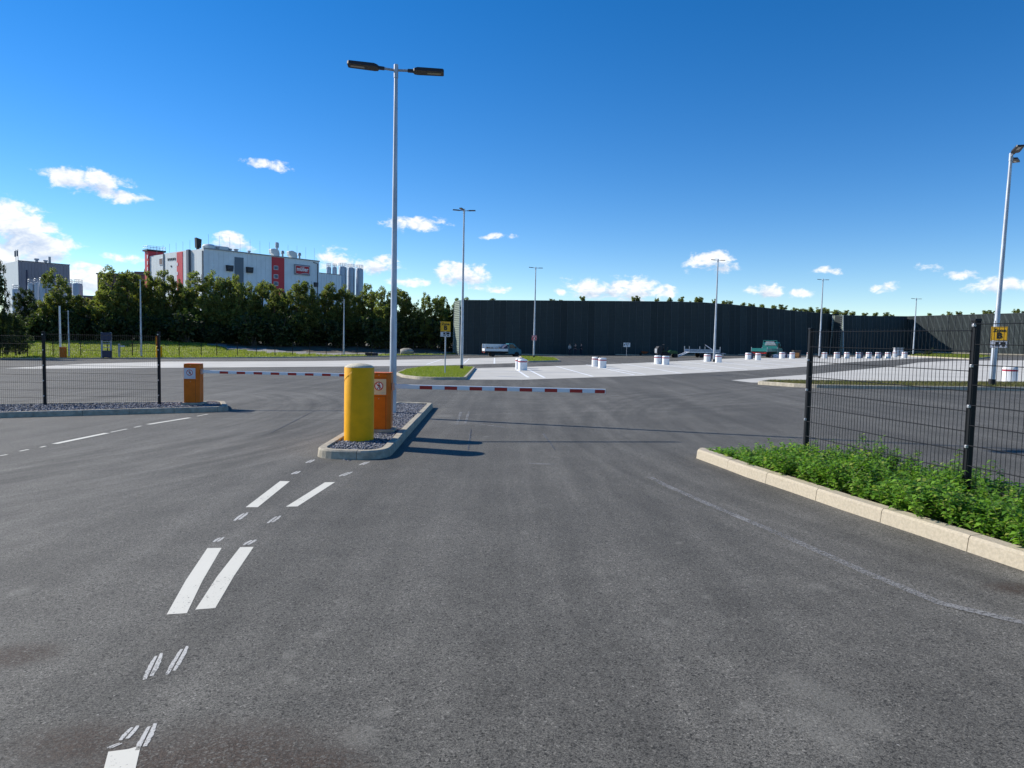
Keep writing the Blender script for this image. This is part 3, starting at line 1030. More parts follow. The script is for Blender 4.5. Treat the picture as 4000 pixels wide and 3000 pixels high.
# ------------------------------------------------------------------ plants of the bed
def bed_plants():
    inner = offset_in(BED if area2(BED) > 0 else BED[::-1], .15)
    X, Y = scatter(inner, 3000)
    VV, FF = [], []
    SV, SF = MB(), None
    base = 0
    for x, y in zip(X, Y):
        # lower at the tip of the bed, a thicket further back
        d_tip = math.hypot(x - kf[0].x, y - kf[0].y)
        H = (0.06 + 0.205 * min(1, max(0, d_tip - .3) / 1.6)) * random.uniform(.6, 1.12) * (1 + .38 * math.sin(x * 5.1 + 1) * math.sin(y * 4.3))
        if random.random() < .06:
            H *= 1.5
        z0 = G(x, y) + .075
        lx, ly = random.gauss(0, .5), random.gauss(0, .5)
        top = (x + lx * H, y + ly * H, z0 + H)
        SV.tube([(x, y, z0 - .02), top], [.0035, .002], 4)
        k = 4 + int(H / .05)
        a0 = random.uniform(0, 6.28)
        for i in range(k):
            tt = .25 + .75 * i / (k - 1)
            for s in (0, math.pi):
                a = a0 + i * 1.57 + s + random.uniform(-.35, .35)
                l = random.uniform(.042, .078) * (1.12 - .5 * max(0, tt - .6))
                wd = l * random.uniform(.45, .62)
                droop = random.uniform(-.5, .6)
                c = Vector((x + lx * H * tt, y + ly * H * tt, z0 + H * tt))
                e = Vector((math.cos(a) * math.cos(droop), math.sin(a) * math.cos(droop), math.sin(droop) + .15))
                sd = Vector((-math.sin(a), math.cos(a), random.uniform(-.3, .3)))
                up = Vector((0, 0, 1))
                m1 = c + e * l * .42
                tip = c + e * l - up * l * .18
                VV += [c, m1 + sd * wd * .5 + up * wd * .15, tip, m1 - sd * wd * .5 + up * wd * .15, m1]
                FF += [(base, base + 1, base + 4), (base + 1, base + 2, base + 4), (base + 2, base + 3, base + 4), (base + 3, base, base + 4)]
                base += 5
    o = raw_mesh('bed_foliage', np.array([tuple(v) for v in VV]), np.array(FF), M['leaf_bed'])
    tag(o, 'dense green leafy ground cover filling the kerbed bed below the right fence', 'ground cover', kind='stuff')
    st = SV.build('stem', M['stem'], o)
    st['kind'] = 'stuff'


bed_plants()
P = gp(3548, 1886, .16)
lt = MB()
for i in range(7):
    a = i * .9
    lt.add([(math.cos(a) * .05 + .03 * i - .1, math.sin(a) * .03, .01 * (i % 3)), (math.cos(a) * .05 + .03 * i - .03, math.sin(a) * .04 + .02, .03), (.03 * i - .1, .05, .05 + .01 * (i % 2)), (.03 * i - .15, -.02, .03)], [(0, 1, 2), (0, 2, 3)])
tag(lt.build('litter', M['bag'], loc=P), 'crumpled white plastic litter caught in the plants behind the fence', 'litter')


# ------------------------------------------------------------------ fences
def fence_post(parent, x, y, z0, h, nclip=9, cz=0.06, clip_side=(-1, 0)):
    p = MB().box((0, 0, h / 2), (.06, .06, h)).build('post', M['fence'], parent, bevel=.004, loc=(x, y, z0))
    MB().box((0, 0, h + .012), (.068, .068, .03)).build('post_cap', M['fence'], p, bevel=.006)
    k = 0
    z = cz
    while z < h - .02:
        MB().box((clip_side[0] * .042, clip_side[1] * .042, z), (.028, .028, .03)).build('clip', M['clip'], p, bevel=.004)
        z += .4
    return p


def fence_panel(parent, A, B, z0, h, mesh=(.05, .2), rw=.0026, rh=.0035, z_end=None):
    """double-bar mesh panel between two points"""
    A, B = Vector(A), Vector(B)
    L = (B - A).length
    d = (B - A) / L
    nrm = Vector((-d.y, d.x))
    mb = MB()
    nv = max(2, int(L / mesh[0]))
    for i in range(nv + 1):
        p = A + d * (L * i / nv)
        mb.tube([(p.x, p.y, z0), (p.x, p.y, z0 + h)], rw, 4)
    nh = int(round((h - .03) / mesh[1]))
    for j in range(nh + 1):
        z = z0 + j * mesh[1]
        for s in (-1, 1):
            a, b = A + nrm * s * .006, B + nrm * s * .006
            mb.tube([(a.x, a.y, z), (b.x, b.y, z)], rh, 4)
    return mb.build('mesh_panel', M['fence'], parent)


# right fence: two bays in view, a third post just outside the frame
fr = thing('mesh_fence', 'near black double-bar mesh fence standing in the green planted bed', 'fence')
POST3 = POST2 + (POST2 - POST1)
zs = []
side = Vector((-.8, -.5)).normalized()
for P_, ztop in ((POST1, EYE.z + .227), (POST2, EYE.z + .289), (POST3, EYE.z + .36)):
    z0 = G(P_.x, P_.y) + .03
    fence_post(fr, P_.x, P_.y, z0, ztop - z0 - .02, cz=.25, clip_side=(side.x, side.y))
off = Vector((-.03, -.012))
fence_panel(fr, POST1 + off + fd * .03, POST2 + off - fd * .02, EYE.z + .18 - 1.80, 1.83, rw=.003, rh=.004)
fence_panel(fr, POST2 + off + fd * .03, POST3 + off - fd * .02, EYE.z + .243 - 1.80, 1.83, rw=.003, rh=.004)
# left fence
fl = thing('mesh_fence', 'left black mesh fence standing on the gravel strip beside the orange barrier', 'fence')
LPX = [(-271, 1585), (176, 1582), (623, 1579)]
LP = [gp(a, b, .1) for a, b in LPX]
for p in LP:
    fence_post(fl, p.x, p.y, p.z - .04, 1.93, cz=.28, clip_side=(0, -1))
for a, b in ((LP[0], LP[1]), (LP[1], LP[2])):
    e = (Vector((b.x, b.y)) - Vector((a.x, a.y))).normalized()
    fence_panel(fl, Vector((a.x, a.y - .035)) + e * .04, Vector((b.x, b.y - .035)) - e * .04, (a.z + b.z) / 2 + .02, 1.83)


# ------------------------------------------------------------------ barriers and the yellow bollard
def pictogram(parent, y, cx, cz, r):
    mb = MB()
    n = 32
    vs = []
    for k in range(n):
        a = 2 * math.pi * k / n
        for rr in (r, r * .80):
            vs.append((cx + math.cos(a) * rr, y - .003, cz + math.sin(a) * rr))
    mb.add(vs, [(2 * k, 2 * ((k + 1) % n), 2 * ((k + 1) % n) + 1, 2 * k + 1) for k in range(n)])
    a = R_(-45)
    mb.box((cx, y - .0042, cz), (r * 1.75, .001, r * .17), rot=Matrix.Rotation(R_(45), 3, 'Y'))
    mb.build('ban_ring', M['red_sign'], parent)
    dm = MB().add([(cx + math.cos(2 * math.pi * k / n) * r * .8, y - .0012, cz + math.sin(2 * math.pi * k / n) * r * .8) for k in range(n)], [tuple(range(n))])
    dm.build('sign_disc', M['white'], parent)
    w = MB()
    yy = y - .0025
    s = r / .1
    w.lathe([(.001, -.0004), (.014 * s, -.0004), (.014 * s, .0004), (.001, .0004)], 14, (cx + .006 * s, yy, cz + .058 * s), 'Y')

    def limb(pts, t):
        w.tube([(cx + p[0] * s, yy, cz + p[1] * s) for p in pts], t * s, 6)
    t0 = len(w.v)
    limb([(.004, .035), (.008, -.008)], .0135)
    limb([(.01, -.008), (.022, -.036), (.02, -.068)], .0085)
    limb([(.004, -.008), (-.012, -.036), (-.036, -.062)], .0085)
    limb([(.012, .034), (.032, .012), (.036, -.012)], .0065)
    limb([(-.002, .034), (-.024, .016), (-.034, .004)], .0065)
    # flatten the figure against the plate
    w.v = [(p[0], yy + (p[1] - yy) * .03, p[2]) for p in w.v]
    w.build('pictogram', M['black'], parent)


def barrier(label, P, rz, plate_mat, boom_len, boom_rz, picto_x, zb, plate_w, plate_z):
    t = thing('boom_barrier', label, 'barrier', P, rz)
    MB().box((.0, .02, .03), (.52, .46, .07)).build('footing', M['kerb'], t, bevel=.01)
    W, D, H = .38, .36, 1.0
    prof = [(-W / 2, -D / 2), (W / 2 - .07, -D / 2), (W / 2, -D / 2 + .07), (W / 2, D / 2), (-W / 2, D / 2)]
    body = MB().prism(prof, .065, .065 + H).build('housing', M['orange'], t, bevel=.012)
    lid = MB().prism([(p[0] * 1.0, p[1] * 1.0) for p in prof], .068 + H, .068 + H + .014).build('lid', M['orange'], t, bevel=.006)
    MB().box((-.035, -D / 2 - .0015, .66), (.29, .003, .006)).build('seam', M['seam'], t)
    MB().box((.105, -D / 2 - .0015, .36), (.005, .003, .59)).build('seam', M['seam'], t)
    MB().box((-.035, -D / 2 - .0015, .992), (.29, .003, .005)).build('seam', M['seam'], t)
    for z in (1.04, .62):
        MB().lathe([(.009, -.006), (.009, 0)], 10, (-.02, -D / 2 - .001, z), 'Y').build('lock', M['bracket'], t)
    pl = MB().box((-.035, -D / 2 - .005, .83), (plate_w, .006, .28)).build('sign_plate', plate_mat, t)
    pictogram(pl, -D / 2 - .0085, picto_x, plate_z, .079)
    sc = MB()
    for k, (x0, x1, z) in enumerate(((.02, .095, .738), (.03, .085, .728), (-.005, .095, .708), (-.01, .012, .733))):
        sc.box(((x0 + x1) / 2, -D / 2 - .009, z), (x1 - x0, .001, .004))
    sc.build('small_print', M['galv_dark'], pl)
    # boom
    R2 = Matrix.Rotation(boom_rz, 3, 'Z')
    hub = R2 @ Vector((W / 2 + .03, .0, 0))
    MB().box((W / 2 + .028, -.02, zb), (.05, .12, .13)).build('boom_bracket', M['bracket'], t, bevel=.008)
    bo = MB().box((boom_len / 2, 0, 0), (boom_len, .05, .078)).build('boom', M['boom'], t, bevel=.008, loc=(W / 2 + .05, -.02, zb))
    bo.rotation_euler = (0, 0, boom_rz)
    k = 0
    seg = .226
    x = .46
    while x < boom_len - .02:
        e = min(x + seg, boom_len + .001)
        MB().box(((x + e) / 2, -.0265, -.006), (e - x, .003, .06)).build('red_stripe', M['boom_red'], bo)
        MB().box(((x + e) / 2, .0265, -.006), (e - x, .003, .06)).build('red_stripe', M['boom_red'], bo)
        x += 2 * seg
    MB().box((boom_len + .008, 0, 0), (.012, .053, .081)).build('end_cap', M['boom'], bo, bevel=.004)
    return t


Pb = gp(1484, 1689, .10)
Pb.y += .1
barrier('orange boom barrier behind the yellow bollard, its striped arm lowered to the right', Pb, R_(3), M['plate_cream'], 3.80, R_(-4), -.02, .83, .29, .845)
Pl = gp(749, 1582, .10)
Pl.y += .12
barrier('orange boom barrier at the end of the left fence, arm reaching behind the yellow bollard', Pl, R_(6), M['plate'], 3.75, R_(-8), -.035, .87, .285, .85)

# yellow bollard
P = gp(1390, 1728, .09)
P.y += .23
yb = thing('yellow_bollard', 'tall thick yellow steel bollard with pale domed cap at the island front', 'bollard', P)
H = top_h(P, 1394, 1434)
MB().lathe([(.243, -.02), (.243, H - .01), (.237, H)], 48).build('post', M['yellow'], yb, smooth=True)
MB().lathe([(.241, H), (.236, H + .012), (.19, H + .036), (.12, H + .058), (.05, H + .067), (.002, H + .069)], 48).build('cap', M['cap'], yb, smooth=True)
w = MB()
pts = []
for k in range(9):
    a = R_(198 + k * 7)
    pts.append((math.cos(a) * .2435, math.sin(a) * .2435, H - .24 + k * .021))
w.tube(pts, .004, 5)
w.build('weld_seam', M['yellow'], yb, smooth=True)


# ------------------------------------------------------------------ street lamps
def lamp(label, P, H, heads, sleeve=True, r0=.078, r1=.042, name='street_lamp', hatch=False, single=None, big=1.0):
    t = thing(name, label, 'street lamp', P)
    MB().tube([(0, 0, -.1), (0, 0, H * .28), (0, 0, H * .285), (0, 0, H)], [r0, r0 * .93, r0 * .86, r1], 20).build('pole', M['galv'], t, smooth=True)
    MB().lathe([(r1 * 1.25, H - .26), (r1 * 1.25, H + .03), (r1 * 1.05, H + .035)], 16).build('spigot', M['galv'], t, smooth=True)
    if sleeve:
        MB().lathe([(r0 * 1.15, -.05), (r0 * 1.15, .26), (r0 * 1.02, .27)], 16).build('base_sleeve', M['sleeve'], t, smooth=True)
    if hatch:
        MB().box((.0, -r0 * .97, .62), (.075, .008, .3)).build('access_hatch', M['galv_dark'], t, bevel=.003)
        MB().box((0, -r0 * 1.02, .72), (.012, .006, .012)).build('hatch_lock', M['black'], t)
    for a, tilt in heads:
        hd = MB()
        hd.tube([(r1, 0, H - .09), (.26 * big, 0, H - .085 + .26 * tilt)], .027 * big, 10)
        ho = hd.build('lamp_arm', M['galv_dark'], t, smooth=True)
        ho.rotation_euler = (0, 0, a)
        e = Matrix.Rotation(-math.atan(tilt), 3, 'Y')
        z = H - .085 + .26 * tilt

        def tp(x, y, zz):
            q = e @ Vector((x * big, y * big, zz * big))
            return (q.x + .24 * big, q.y, q.z + z)
        outline = [(.02, -.035), (.14, -.04), (.17, -.125), (.24, -.15), (.80, -.135), (.83, -.11), (.83, .11), (.80, .135), (.24, .15), (.17, .125), (.14, .04), (.02, .035)]
        n = len(outline)
        top = [tp(x, y * .9, .045 if .2 < x < .82 else .03) for x, y in outline]
        bot = [tp(x, y, -.03) for x, y in outline]
        hh = MB().add(bot + top, [tuple(range(n - 1, -1, -1)), tuple(range(n, 2 * n))] + [(i, (i + 1) % n, n + (i + 1) % n, n + i) for i in range(n)]).build('lamp_head', M['lamp'], t)
        hh.rotation_euler = (0, 0, a)
        lens = MB().add([tp(x, y, -.034) for x, y in ((.46, -.05), (.76, -.05), (.76, .05), (.46, .05))], [(3, 2, 1, 0)]).build('lamp_lens', M['lens'], hh)
    return t


def lamp_px(label, px, py, ty, heads, dz=0.0, **kw):
    P = gp(px, py, dz)
    return lamp(label, P, top_h(P, px + 8, ty), heads, **kw), P


main_lamp, PM = lamp_px('tall galvanised twin-head street lamp rising from the gravel island behind the orange barrier', 1534, 1614, 258, [(R_(186), .06), (R_(6), .0)], .09, sleeve=False, hatch=True, r0=.082, r1=.04, big=1.0)
lamp_px('three-headed galvanised street lamp on the grass island beside the yellow zone sign', 1803, 1442, 818, [(R_(182), .05), (R_(2), .03), (R_(255), .05)], .1, r0=.095, r1=.045, big=.66)
lampA, PA = lamp_px('twin-head street lamp carrying the small red zone sign', 2085, 1397, 1044, [(R_(178), .08), (R_(-3), .0)], .1, r0=.11, r1=.05, big=.75)
lamp_px('twin-head street lamp among the white bollards left of the teal tipper truck', 2789, 1414, 1013, [(R_(176), .06), (R_(-8), 0)], 0, r0=.105, r1=.05, big=.6)
lamp_px('twin-head street lamp just left of the wall step, seen behind the near fence post', 3200, 1399, 1090, [(R_(176), .06), (R_(-8), 0)], 0, r0=.105, r1=.05, big=.62)
lamp_px('twin-head street lamp standing where the shadow crosses the far wall', 3567, 1390, 1165, [(R_(172), .06), (R_(-8), 0)], .05, r0=.11, r1=.05, big=.62)
lampR, PR = lamp_px('leaning twin-head street lamp with yellow zone sign at the right edge', 3873, 1508, 600, [(R_(250), .12), (R_(45), .0)], .07, r0=.105, r1=.055, big=.95)
lampR.rotation_euler = (0, R_(1.1), 0)
lamp_px('twin-head street lamp before the grass bank left of the orange barrier', 552, 1399, 1093, [(R_(182), .1), (R_(2), .05)], 0, r0=.11, r1=.055, big=.7)
lamp_px('single-head street lamp before the far mesh fence near the dark bins', 1343, 1392, 1170, [(R_(250), .0)], 0, r0=.11, r1=.055, big=.7)
lamp_px('short street lamp with two flat heads beside the far orange barrier box', 270, 1400, 1215, [(R_(180), .0), (R_(0), 0)], 0, r0=.09, r1=.05, big=.6)
# plain white pole by the far barrier
P = gp(237, 1400)
wp = thing('white_pole', 'thin white pole rising beside the far orange barrier box', 'pole', P)
MB().tube([(0, 0, 0), (0, 0, top_h(P, 232, 1195))], [.13, .09], 10).build('shaft', M['white'], wp, smooth=True)
MB().lathe([(.2, 0), (.2, .05), (.14, .08)], 12).build('foot_plate', M['galv_dark'], wp)


# ------------------------------------------------------------------ zone signs
def zone_b(t, y, x, z_top, w):
    """yellow plate over a white lorry plate, on thing t; y is the plates' plane"""
    yl = MB().box((x, y, z_top - w * .5), (w, .012, w)).build('yellow_plate', M['zone_yellow'], t, bevel=.004)
    k = w / .5
    fr_ = MB()
    for a, b, c, d in ((0, .232, .47, .008), (0, -.232, .47, .008), (-.232, 0, .008, .47), (.232, 0, .008, .47)):
        fr_.box((x + a * k, y - .0075, z_top - w * .5 + b * k), (c * k, .002, d * k))
    fr_.build('border', M['black'], yl)
    text_obj('Zone', .165 * k, M['black'], 'lettering', yl, (x, y - .009, z_top - w * .26), FRONT, bold=.005 * k, sx=1.08)
    text_obj('B', .30 * k, M['black'], 'lettering', yl, (x, y - .009, z_top - w * .66), FRONT, bold=.014 * k)
    hb = w * .5
    zc = z_top - w - .02 - hb / 2
    wh = MB().box((x, y, zc), (w * 1.02, .012, hb)).build('white_plate', M['plate'], t, bevel=.004)
    bd = MB()
    for a, b, c, d in ((0, .115, .48, .007), (0, -.115, .48, .007), (-.24, 0, .007, .23), (.24, 0, .007, .23)):
        bd.box((x + a * k, y - .0075, zc + b * k), (c * k, .002, d * k))
    bd.build('border', M['black'], wh)
    MB().box((x + .05 * k, y - .008, zc + .045 * k), (.31 * k, .002, .10 * k)).build('pictogram', M['black'], wh)
    MB().box((x + .02 * k, y - .0095, zc + .045 * k), (.055 * k, .002, .06 * k)).build('pictogram', M['plate'], wh)
    wl = MB()
    for dx in (.11, .17):
        wl.lathe([(.028 * k, -.001), (.028 * k, .001)], 14, (x + dx * k, y - .008, zc - .055 * k), 'Y')
    wl.lathe([(.016 * k, -.001), (.016 * k, .001)], 10, (x - .175 * k, y - .008, zc - .045 * k), 'Y')
    wl.build('pictogram', M['black'], wh)
    text_obj('400V', .075 * k, M['black'], 'lettering', wh, (x - .04 * k, y - .008, zc - .055 * k), FRONT, bold=.002 * k)


P = gp(1738, 1460, .09)
sg = thing('zone_sign', 'yellow Zone B sign with white lorry plate on its own post in the grass island', 'sign', P)
zt = top_h(P, 1740, 1256)
MB().tube([(0, 0, -.05), (0, 0, zt - .02)], .035, 12).build('post', M['galv'], sg, smooth=True)
zone_b(sg, -.045, 0, zt, .53)
sr = thing('zone_sign', 'yellow Zone B sign with white lorry plate fixed to the right street lamp', 'sign', PR, R_(-36))
zt = at(3890, 1277, PR.y).z - PR.z
ox = at(3897, 1300, PR.y).x - PR.x + .04
zone_b(sr, -.14, ox, zt, .52)
MB().box((ox - .02, -.115, zt - .25), (.12, .045, .04)).build('bracket', M['galv_dark'], sr)
sa = thing('zone_sign', 'small red Zone A sign fixed to the lamp above the small grass island', 'sign', PA)
zc = at(2088, 1320, PA.y).z - PA.z
ox = at(2087, 1320, PA.y).x - PA.x
rp = MB().box((ox, -.15, zc), (.56, .015, .56)).build('red_plate', M['zone_red'], sa, bevel=.004)
fr_ = MB()
for a, b, c, d in ((0, .26, .54, .014), (0, -.26, .54, .014), (-.26, 0, .014, .54), (.26, 0, .014, .54)):
    fr_.box((ox + a, -.16, zc + b), (c, .002, d))
fr_.build('border', M['white'], rp)
text_obj('Zone', .19, M['white'], 'lettering', rp, (ox, -.162, zc + .13), FRONT, bold=.005)
text_obj('A', .32, M['white'], 'lettering', rp, (ox, -.162, zc - .09), FRONT, bold=.014)
# exit sign before the wall
P = gp(2447, 1390.8)
ex = thing('exit_sign', 'white EXIT sign with black arrow on a thin post before the dark wall', 'sign', P)
zc = top_h(P, 2448, 1347)
MB().tube([(0, 0, 0), (0, 0, zc + .2)], .03, 8).build('post', M['galv'], ex)
ep = MB().box((0, -.05, zc), (.92, .015, .58)).build('sign_plate', M['white'], ex)
MB().add([(-.42, -.062, zc), (-.26, -.062, zc + .2), (-.26, -.062, zc - .2)], [(0, 1, 2)]).build('arrow', M['black'], ep)
text_obj('EXIT', .25, M['black'], 'lettering', ep, (.09, -.062, zc + .10), FRONT, bold=.008)
MB().box((.07, -.06, zc - .14), (.22, .004, .09)).build('pictogram', M['black'], ep)

# ------------------------------------------------------------------ white bollards and dark posts
BG = 'white red-banded bollards along the bays'


def bollard_proto():
    t = thing('concrete_bollard', 'x', 'bollard', (0, 0, 0), group=BG)
    r = .29
    n = 28

    def ring(k):      # soft octagon
        return [(r * k * (1 + .05 * math.cos(4 * 2 * math.pi * i / n)) * math.cos(2 * math.pi * i / n + .39), r * k * (1 + .05 * math.cos(4 * 2 * math.pi * i / n)) * math.sin(2 * math.pi * i / n + .39)) for i in range(n)]

    def loft(levels):
        vs, fs = [], []
        for k, z in levels:
            vs += [(a, b, z) for a, b in ring(k)]
        m = len(levels)
        for i in range(m - 1):
            fs += [(i * n + j, i * n + (j + 1) % n, (i + 1) * n + (j + 1) % n, (i + 1) * n + j) for j in range(n)]
        fs += [tuple(range(n - 1, -1, -1)), tuple((m - 1) * n + j for j in range(n))]
        return MB().add(vs, fs)
    loft([(1, 0), (1, .60), (.985, .66), (.93, .70), (.86, .715)]).build('body', M['bol'], t, smooth=True)
    loft([(1.012, .525), (1.012, .60)]).build('red_band', M['bol_red'], t, smooth=True)
    return t


bp = bollard_proto()
BOL = [(2030, 1441, 'rear white bollard of the pair nearest the grass islands'), (2041, 1447, 'front white bollard of the pair nearest the grass islands'),
       (2327, 1432, 'rear white bollard of the second pair right of the red zone sign'), (2352, 1438, 'front white bollard of the second pair right of the red zone sign'),
       (2569, 1422, 'left white bollard of the pair below the green tractor'), (2600, 1425, 'right white bollard of the pair below the green tractor'),
       (2762, 1413, 'white bollard just left of the lamp at the flat trailer'), (2806, 1416, 'white bollard just right of the lamp at the flat trailer'),
       (2922, 1404, 'left white bollard of the pair behind the teal tipper truck tailgate'), (2961, 1407, 'right white bollard of the pair behind the teal tipper truck tailgate'),
       (3054, 1400, 'white bollard in front of the teal tipper truck cab'), (3094, 1401, 'white bollard next to the orange wooden crate'),
       (3162, 1400, 'white bollard half hidden by the near black fence post'), (3220, 1400, 'first white bollard right of the lamp behind the fence'),
       (3268, 1400, 'second white bollard right of the lamp behind the fence'), (3308, 1400, 'third white bollard right of the lamp, at the wall step'),
       (3353, 1400, 'fourth white bollard right of the lamp behind the fence'), (3393, 1400, 'fifth white bollard right of the lamp behind the fence'),
       (3429, 1400, 'sixth white bollard right of the lamp behind the fence'), (3468, 1400, 'seventh white bollard right of the lamp behind the fence'),
       (3495, 1396, 'small white bollard just left of the pale cabinet'), (3533, 1398, 'white bollard in front of the pale cabinet'),
       (3943, 1498, 'large near white bollard right of the right lamp post')]
for i, (px, py, lb) in enumerate(BOL):
    P = gp(px, py)
    lb = lb.replace('white bollard', 'white red-banded bollard')
    if i == 0:
        bp.location = P
        bp['label'] = lb
    else:
        copy_tree(bp, P, i * .7, None, lb)
pg = None
PP = [(2037, 1440, 'dark supply post behind the bollard pair nearest the grass islands'), (2342, 1433, 'dark supply post between the second pair of bollards'), (2585, 1421, 'dark supply post between the bollards below the green tractor'),
      (2779, 1412, 'dark supply post between lamp and bollard at the flat trailer'), (2941, 1403, 'dark supply post between the bollards behind the teal tipper truck'), (3075, 1399, 'dark supply post between the bollards at the truck cab'),
      (3285, 1399, 'dark supply post between the second and third bollard behind the fence'), (3372, 1399, 'dark supply post between the fourth and fifth bollard behind the fence'), (3447, 1399, 'dark supply post between the sixth and seventh bollard behind the fence')]
for i, (px, py, lb) in enumerate(PP):
    P = gp(px, py)
    P.y += .35
    if pg is None:
        pg = thing('supply_post', lb, 'post', P, group='dark supply posts between the bollards')
        MB().box((0, 0, .34), (.2, .2, .68)).build('body', M['navy'], pg, bevel=.01)
        MB().prism([(-.12, -.14), (.12, -.14), (.12, .12), (-.12, .12)], .68, .74).build('hood', M['black'], pg, bevel=.01)
    else:
        copy_tree(pg, P, 0, None, lb)


# ------------------------------------------------------------------ wall
def build_wall():
    def P2(px, py):
        p = gp(px, py)
        return Vector((p.x, p.y))
    path = []
    for px, py, ty in ((1797, 1388, 1172), (2000, 1388, 1173), (2400, 1388, 1176), (2620, 1388, 1178), (2750, 1387.6, 1182), (2870, 1387, 1191), (3000, 1386.3, 1204), (3150, 1385.4, 1219), (3290, 1384.6, 1231)):
        p = P2(px, py)
        path.append((p, at(px, ty, p.y).z))
    a0 = path[0]
    end = (a0[0] + Vector((-1.35, 4.6)), a0[1])
    g1 = P2(3298, 1386)
    g2 = P2(3545, 1383.2)
    g3 = g2 + Vector((math.cos(R_(53)), -math.sin(R_(53)))) * 42
    path2 = [(g1, at(3298, 1231.5, g1.y).z), (g1.lerp(g2, .5), at(3420, 1235, g1.lerp(g2, .5).y).z), (g2, at(3545, 1236, g2.y).z)]
    zt3 = at(4000, 1228, 101).z
    path3 = [(g2 + (g2 - g3).normalized() * 1.3, path2[-1][1]), (g3, zt3 + .6)]
    wall = thing('noise_wall', 'long dark green mesh-panelled noise barrier wall curving along the back of the yard', 'wall')
    BAT, TH = .45, .10

    def panels(pp, width, joint=True, first=0):
        for i in range(len(pp) - 1):
            (p, z0), (q, z1) = pp[i], pp[i + 1]
            L = (q - p).length
            n = max(1, round(L / width))
            d = (q - p) / L
            nr = Vector((d.y, -d.x))          # towards the yard
            for k in range(n):
                a, b = p + d * (L * k / n + .02), p + d * (L * (k + 1) / n - .02)
                za, zb = z0 + (z1 - z0) * k / n, z0 + (z1 - z0) * (k + 1) / n
                ja = random.uniform(-.02, .02)
                vs = []
                for pt, zt in ((a, za), (b, zb)):
                    gz = G(pt.x, pt.y) - .1
                    for off, z in ((ja, gz), (ja - BAT, zt), (ja - BAT - TH, zt), (ja - TH, gz)):
                        qv = pt + nr * off
                        vs.append((qv.x, qv.y, z))
                MB().add(vs, [(0, 1, 2, 3), (7, 6, 5, 4), (0, 4, 5, 1), (1, 5, 6, 2), (2, 6, 7, 3), (3, 7, 4, 0)]).build('wall_panel', M['wall_dark'], wall)
                if joint:
                    pt, zt = p + d * (L * k / n), za
                    gz = G(pt.x, pt.y) - .1
                    e = d * .013
                    vs = []
                    for s in (-1, 1):
                        for off, z in ((.03, gz), (.03 - BAT, zt), (-.02 - BAT, zt), (-.02, gz)):
                            qv = pt + nr * off + e * s
                            vs.append((qv.x, qv.y, z))
                    MB().add(vs, [(0, 1, 2, 3), (7, 6, 5, 4), (0, 4, 5, 1), (1, 5, 6, 2), (2, 6, 7, 3), (3, 7, 4, 0)]).build('joint_strip', M['joint'], wall)
            # earth core behind the panels
            vs = []
            for pt, zt in ((p, z0), (q, z1)):
                gz = G(pt.x, pt.y) - .2
                for off, z in ((-TH - .04, gz), (-BAT - TH - .04, zt - .06), (-BAT - 1.5, zt - .02), (-2.6, gz)):
                    qv = pt + nr * off
                    vs.append((qv.x, qv.y, z))
            MB().add(vs, [(0, 1, 2, 3), (7, 6, 5, 4), (0, 4, 5, 1), (1, 5, 6, 2), (2, 6, 7, 3), (3, 7, 4, 0)]).build('earth_core', M['wall_dark'], wall)
    panels(path, 0.98)
    panels(path2, 0.98)
    panels(path3, 0.98)
    # sunlit end face with level ribs, and the step near the right
    def end_face(p, q, zt, ribs, taper=.42):
        d = (q - p).normalized()
        nr = Vector((-d.y, d.x)) * (1 if Vector((-d.y, d.x)).x < 0 else -1)
        gz = G(p.x, p.y) - .1
        L = (q - p).length
        bl, br, tl, tr_ = p + nr * .06, q + nr * .06, p + d * taper + nr * .02, q - d * taper * .5 + nr * .02
        vs = [(bl.x, bl.y, gz), (br.x, br.y, gz), (tr_.x, tr_.y, zt), (tl.x, tl.y, zt)]
        bk = [(v[0] - nr.x * .12, v[1] - nr.y * .12, v[2]) for v in vs]
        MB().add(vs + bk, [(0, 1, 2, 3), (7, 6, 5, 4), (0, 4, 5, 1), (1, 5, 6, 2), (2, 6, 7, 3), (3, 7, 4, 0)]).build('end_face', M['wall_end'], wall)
        for k in range(ribs):
            s = (k + .5) / ribs
            a = bl.lerp(tl, s) + nr * .03
            b = br.lerp(tr_, s) + nr * .03
            z = gz + (zt - gz) * s
            MB().tube([(a.x, a.y, z), (b.x, b.y, z)], .035, 5).build('end_rib', M['joint'], wall)
        for e0, e1 in ((bl, tl), (br, tr_)):
            MB().tube([(e0.x + nr.x * .02, e0.y + nr.y * .02, gz), (e1.x + nr.x * .02, e1.y + nr.y * .02, zt + .03)], .05, 6).build('edge_post', M['wall_rib'], wall)
    end_face(a0[0] + Vector((-.05, .12)), end[0], a0[1], 30)
    s0 = path[-1][0]
    end_face(g1 + Vector((-.08, .02)), g1 + Vector((-1.0, 2.6)), path2[0][1], 20, .45)
    for pp in (path, path2, path3):
        cap = MB()
        for i in range(len(pp) - 1):
            (p, z0), (q, z1) = pp[i], pp[i + 1]
            d = (q - p).normalized()
            nr = Vector((d.y, -d.x))
            a, b = p - nr * (BAT - .02), q - nr * (BAT - .02)
            cap.tube([(a.x, a.y, z0 + .02), (b.x, b.y, z1 + .02)], .035, 5)
        cap.build('top_wire', M['joint'], wall)
    # low dark kerb along the wall foot
    foot = MB()
    for pp, o in ((path, .9), (path2, .8), (path3, .6)):
        for i in range(len(pp) - 1):
            p, q = pp[i][0], pp[i + 1][0]
            d = (q - p).normalized()
            nr = Vector((d.y, -d.x))
            m = (p + q) / 2 + nr * o
            foot.box((m.x, m.y, G(m.x, m.y) + .04), ((q - p).length - .01, .15, .14), math.atan2(d.y, d.x))
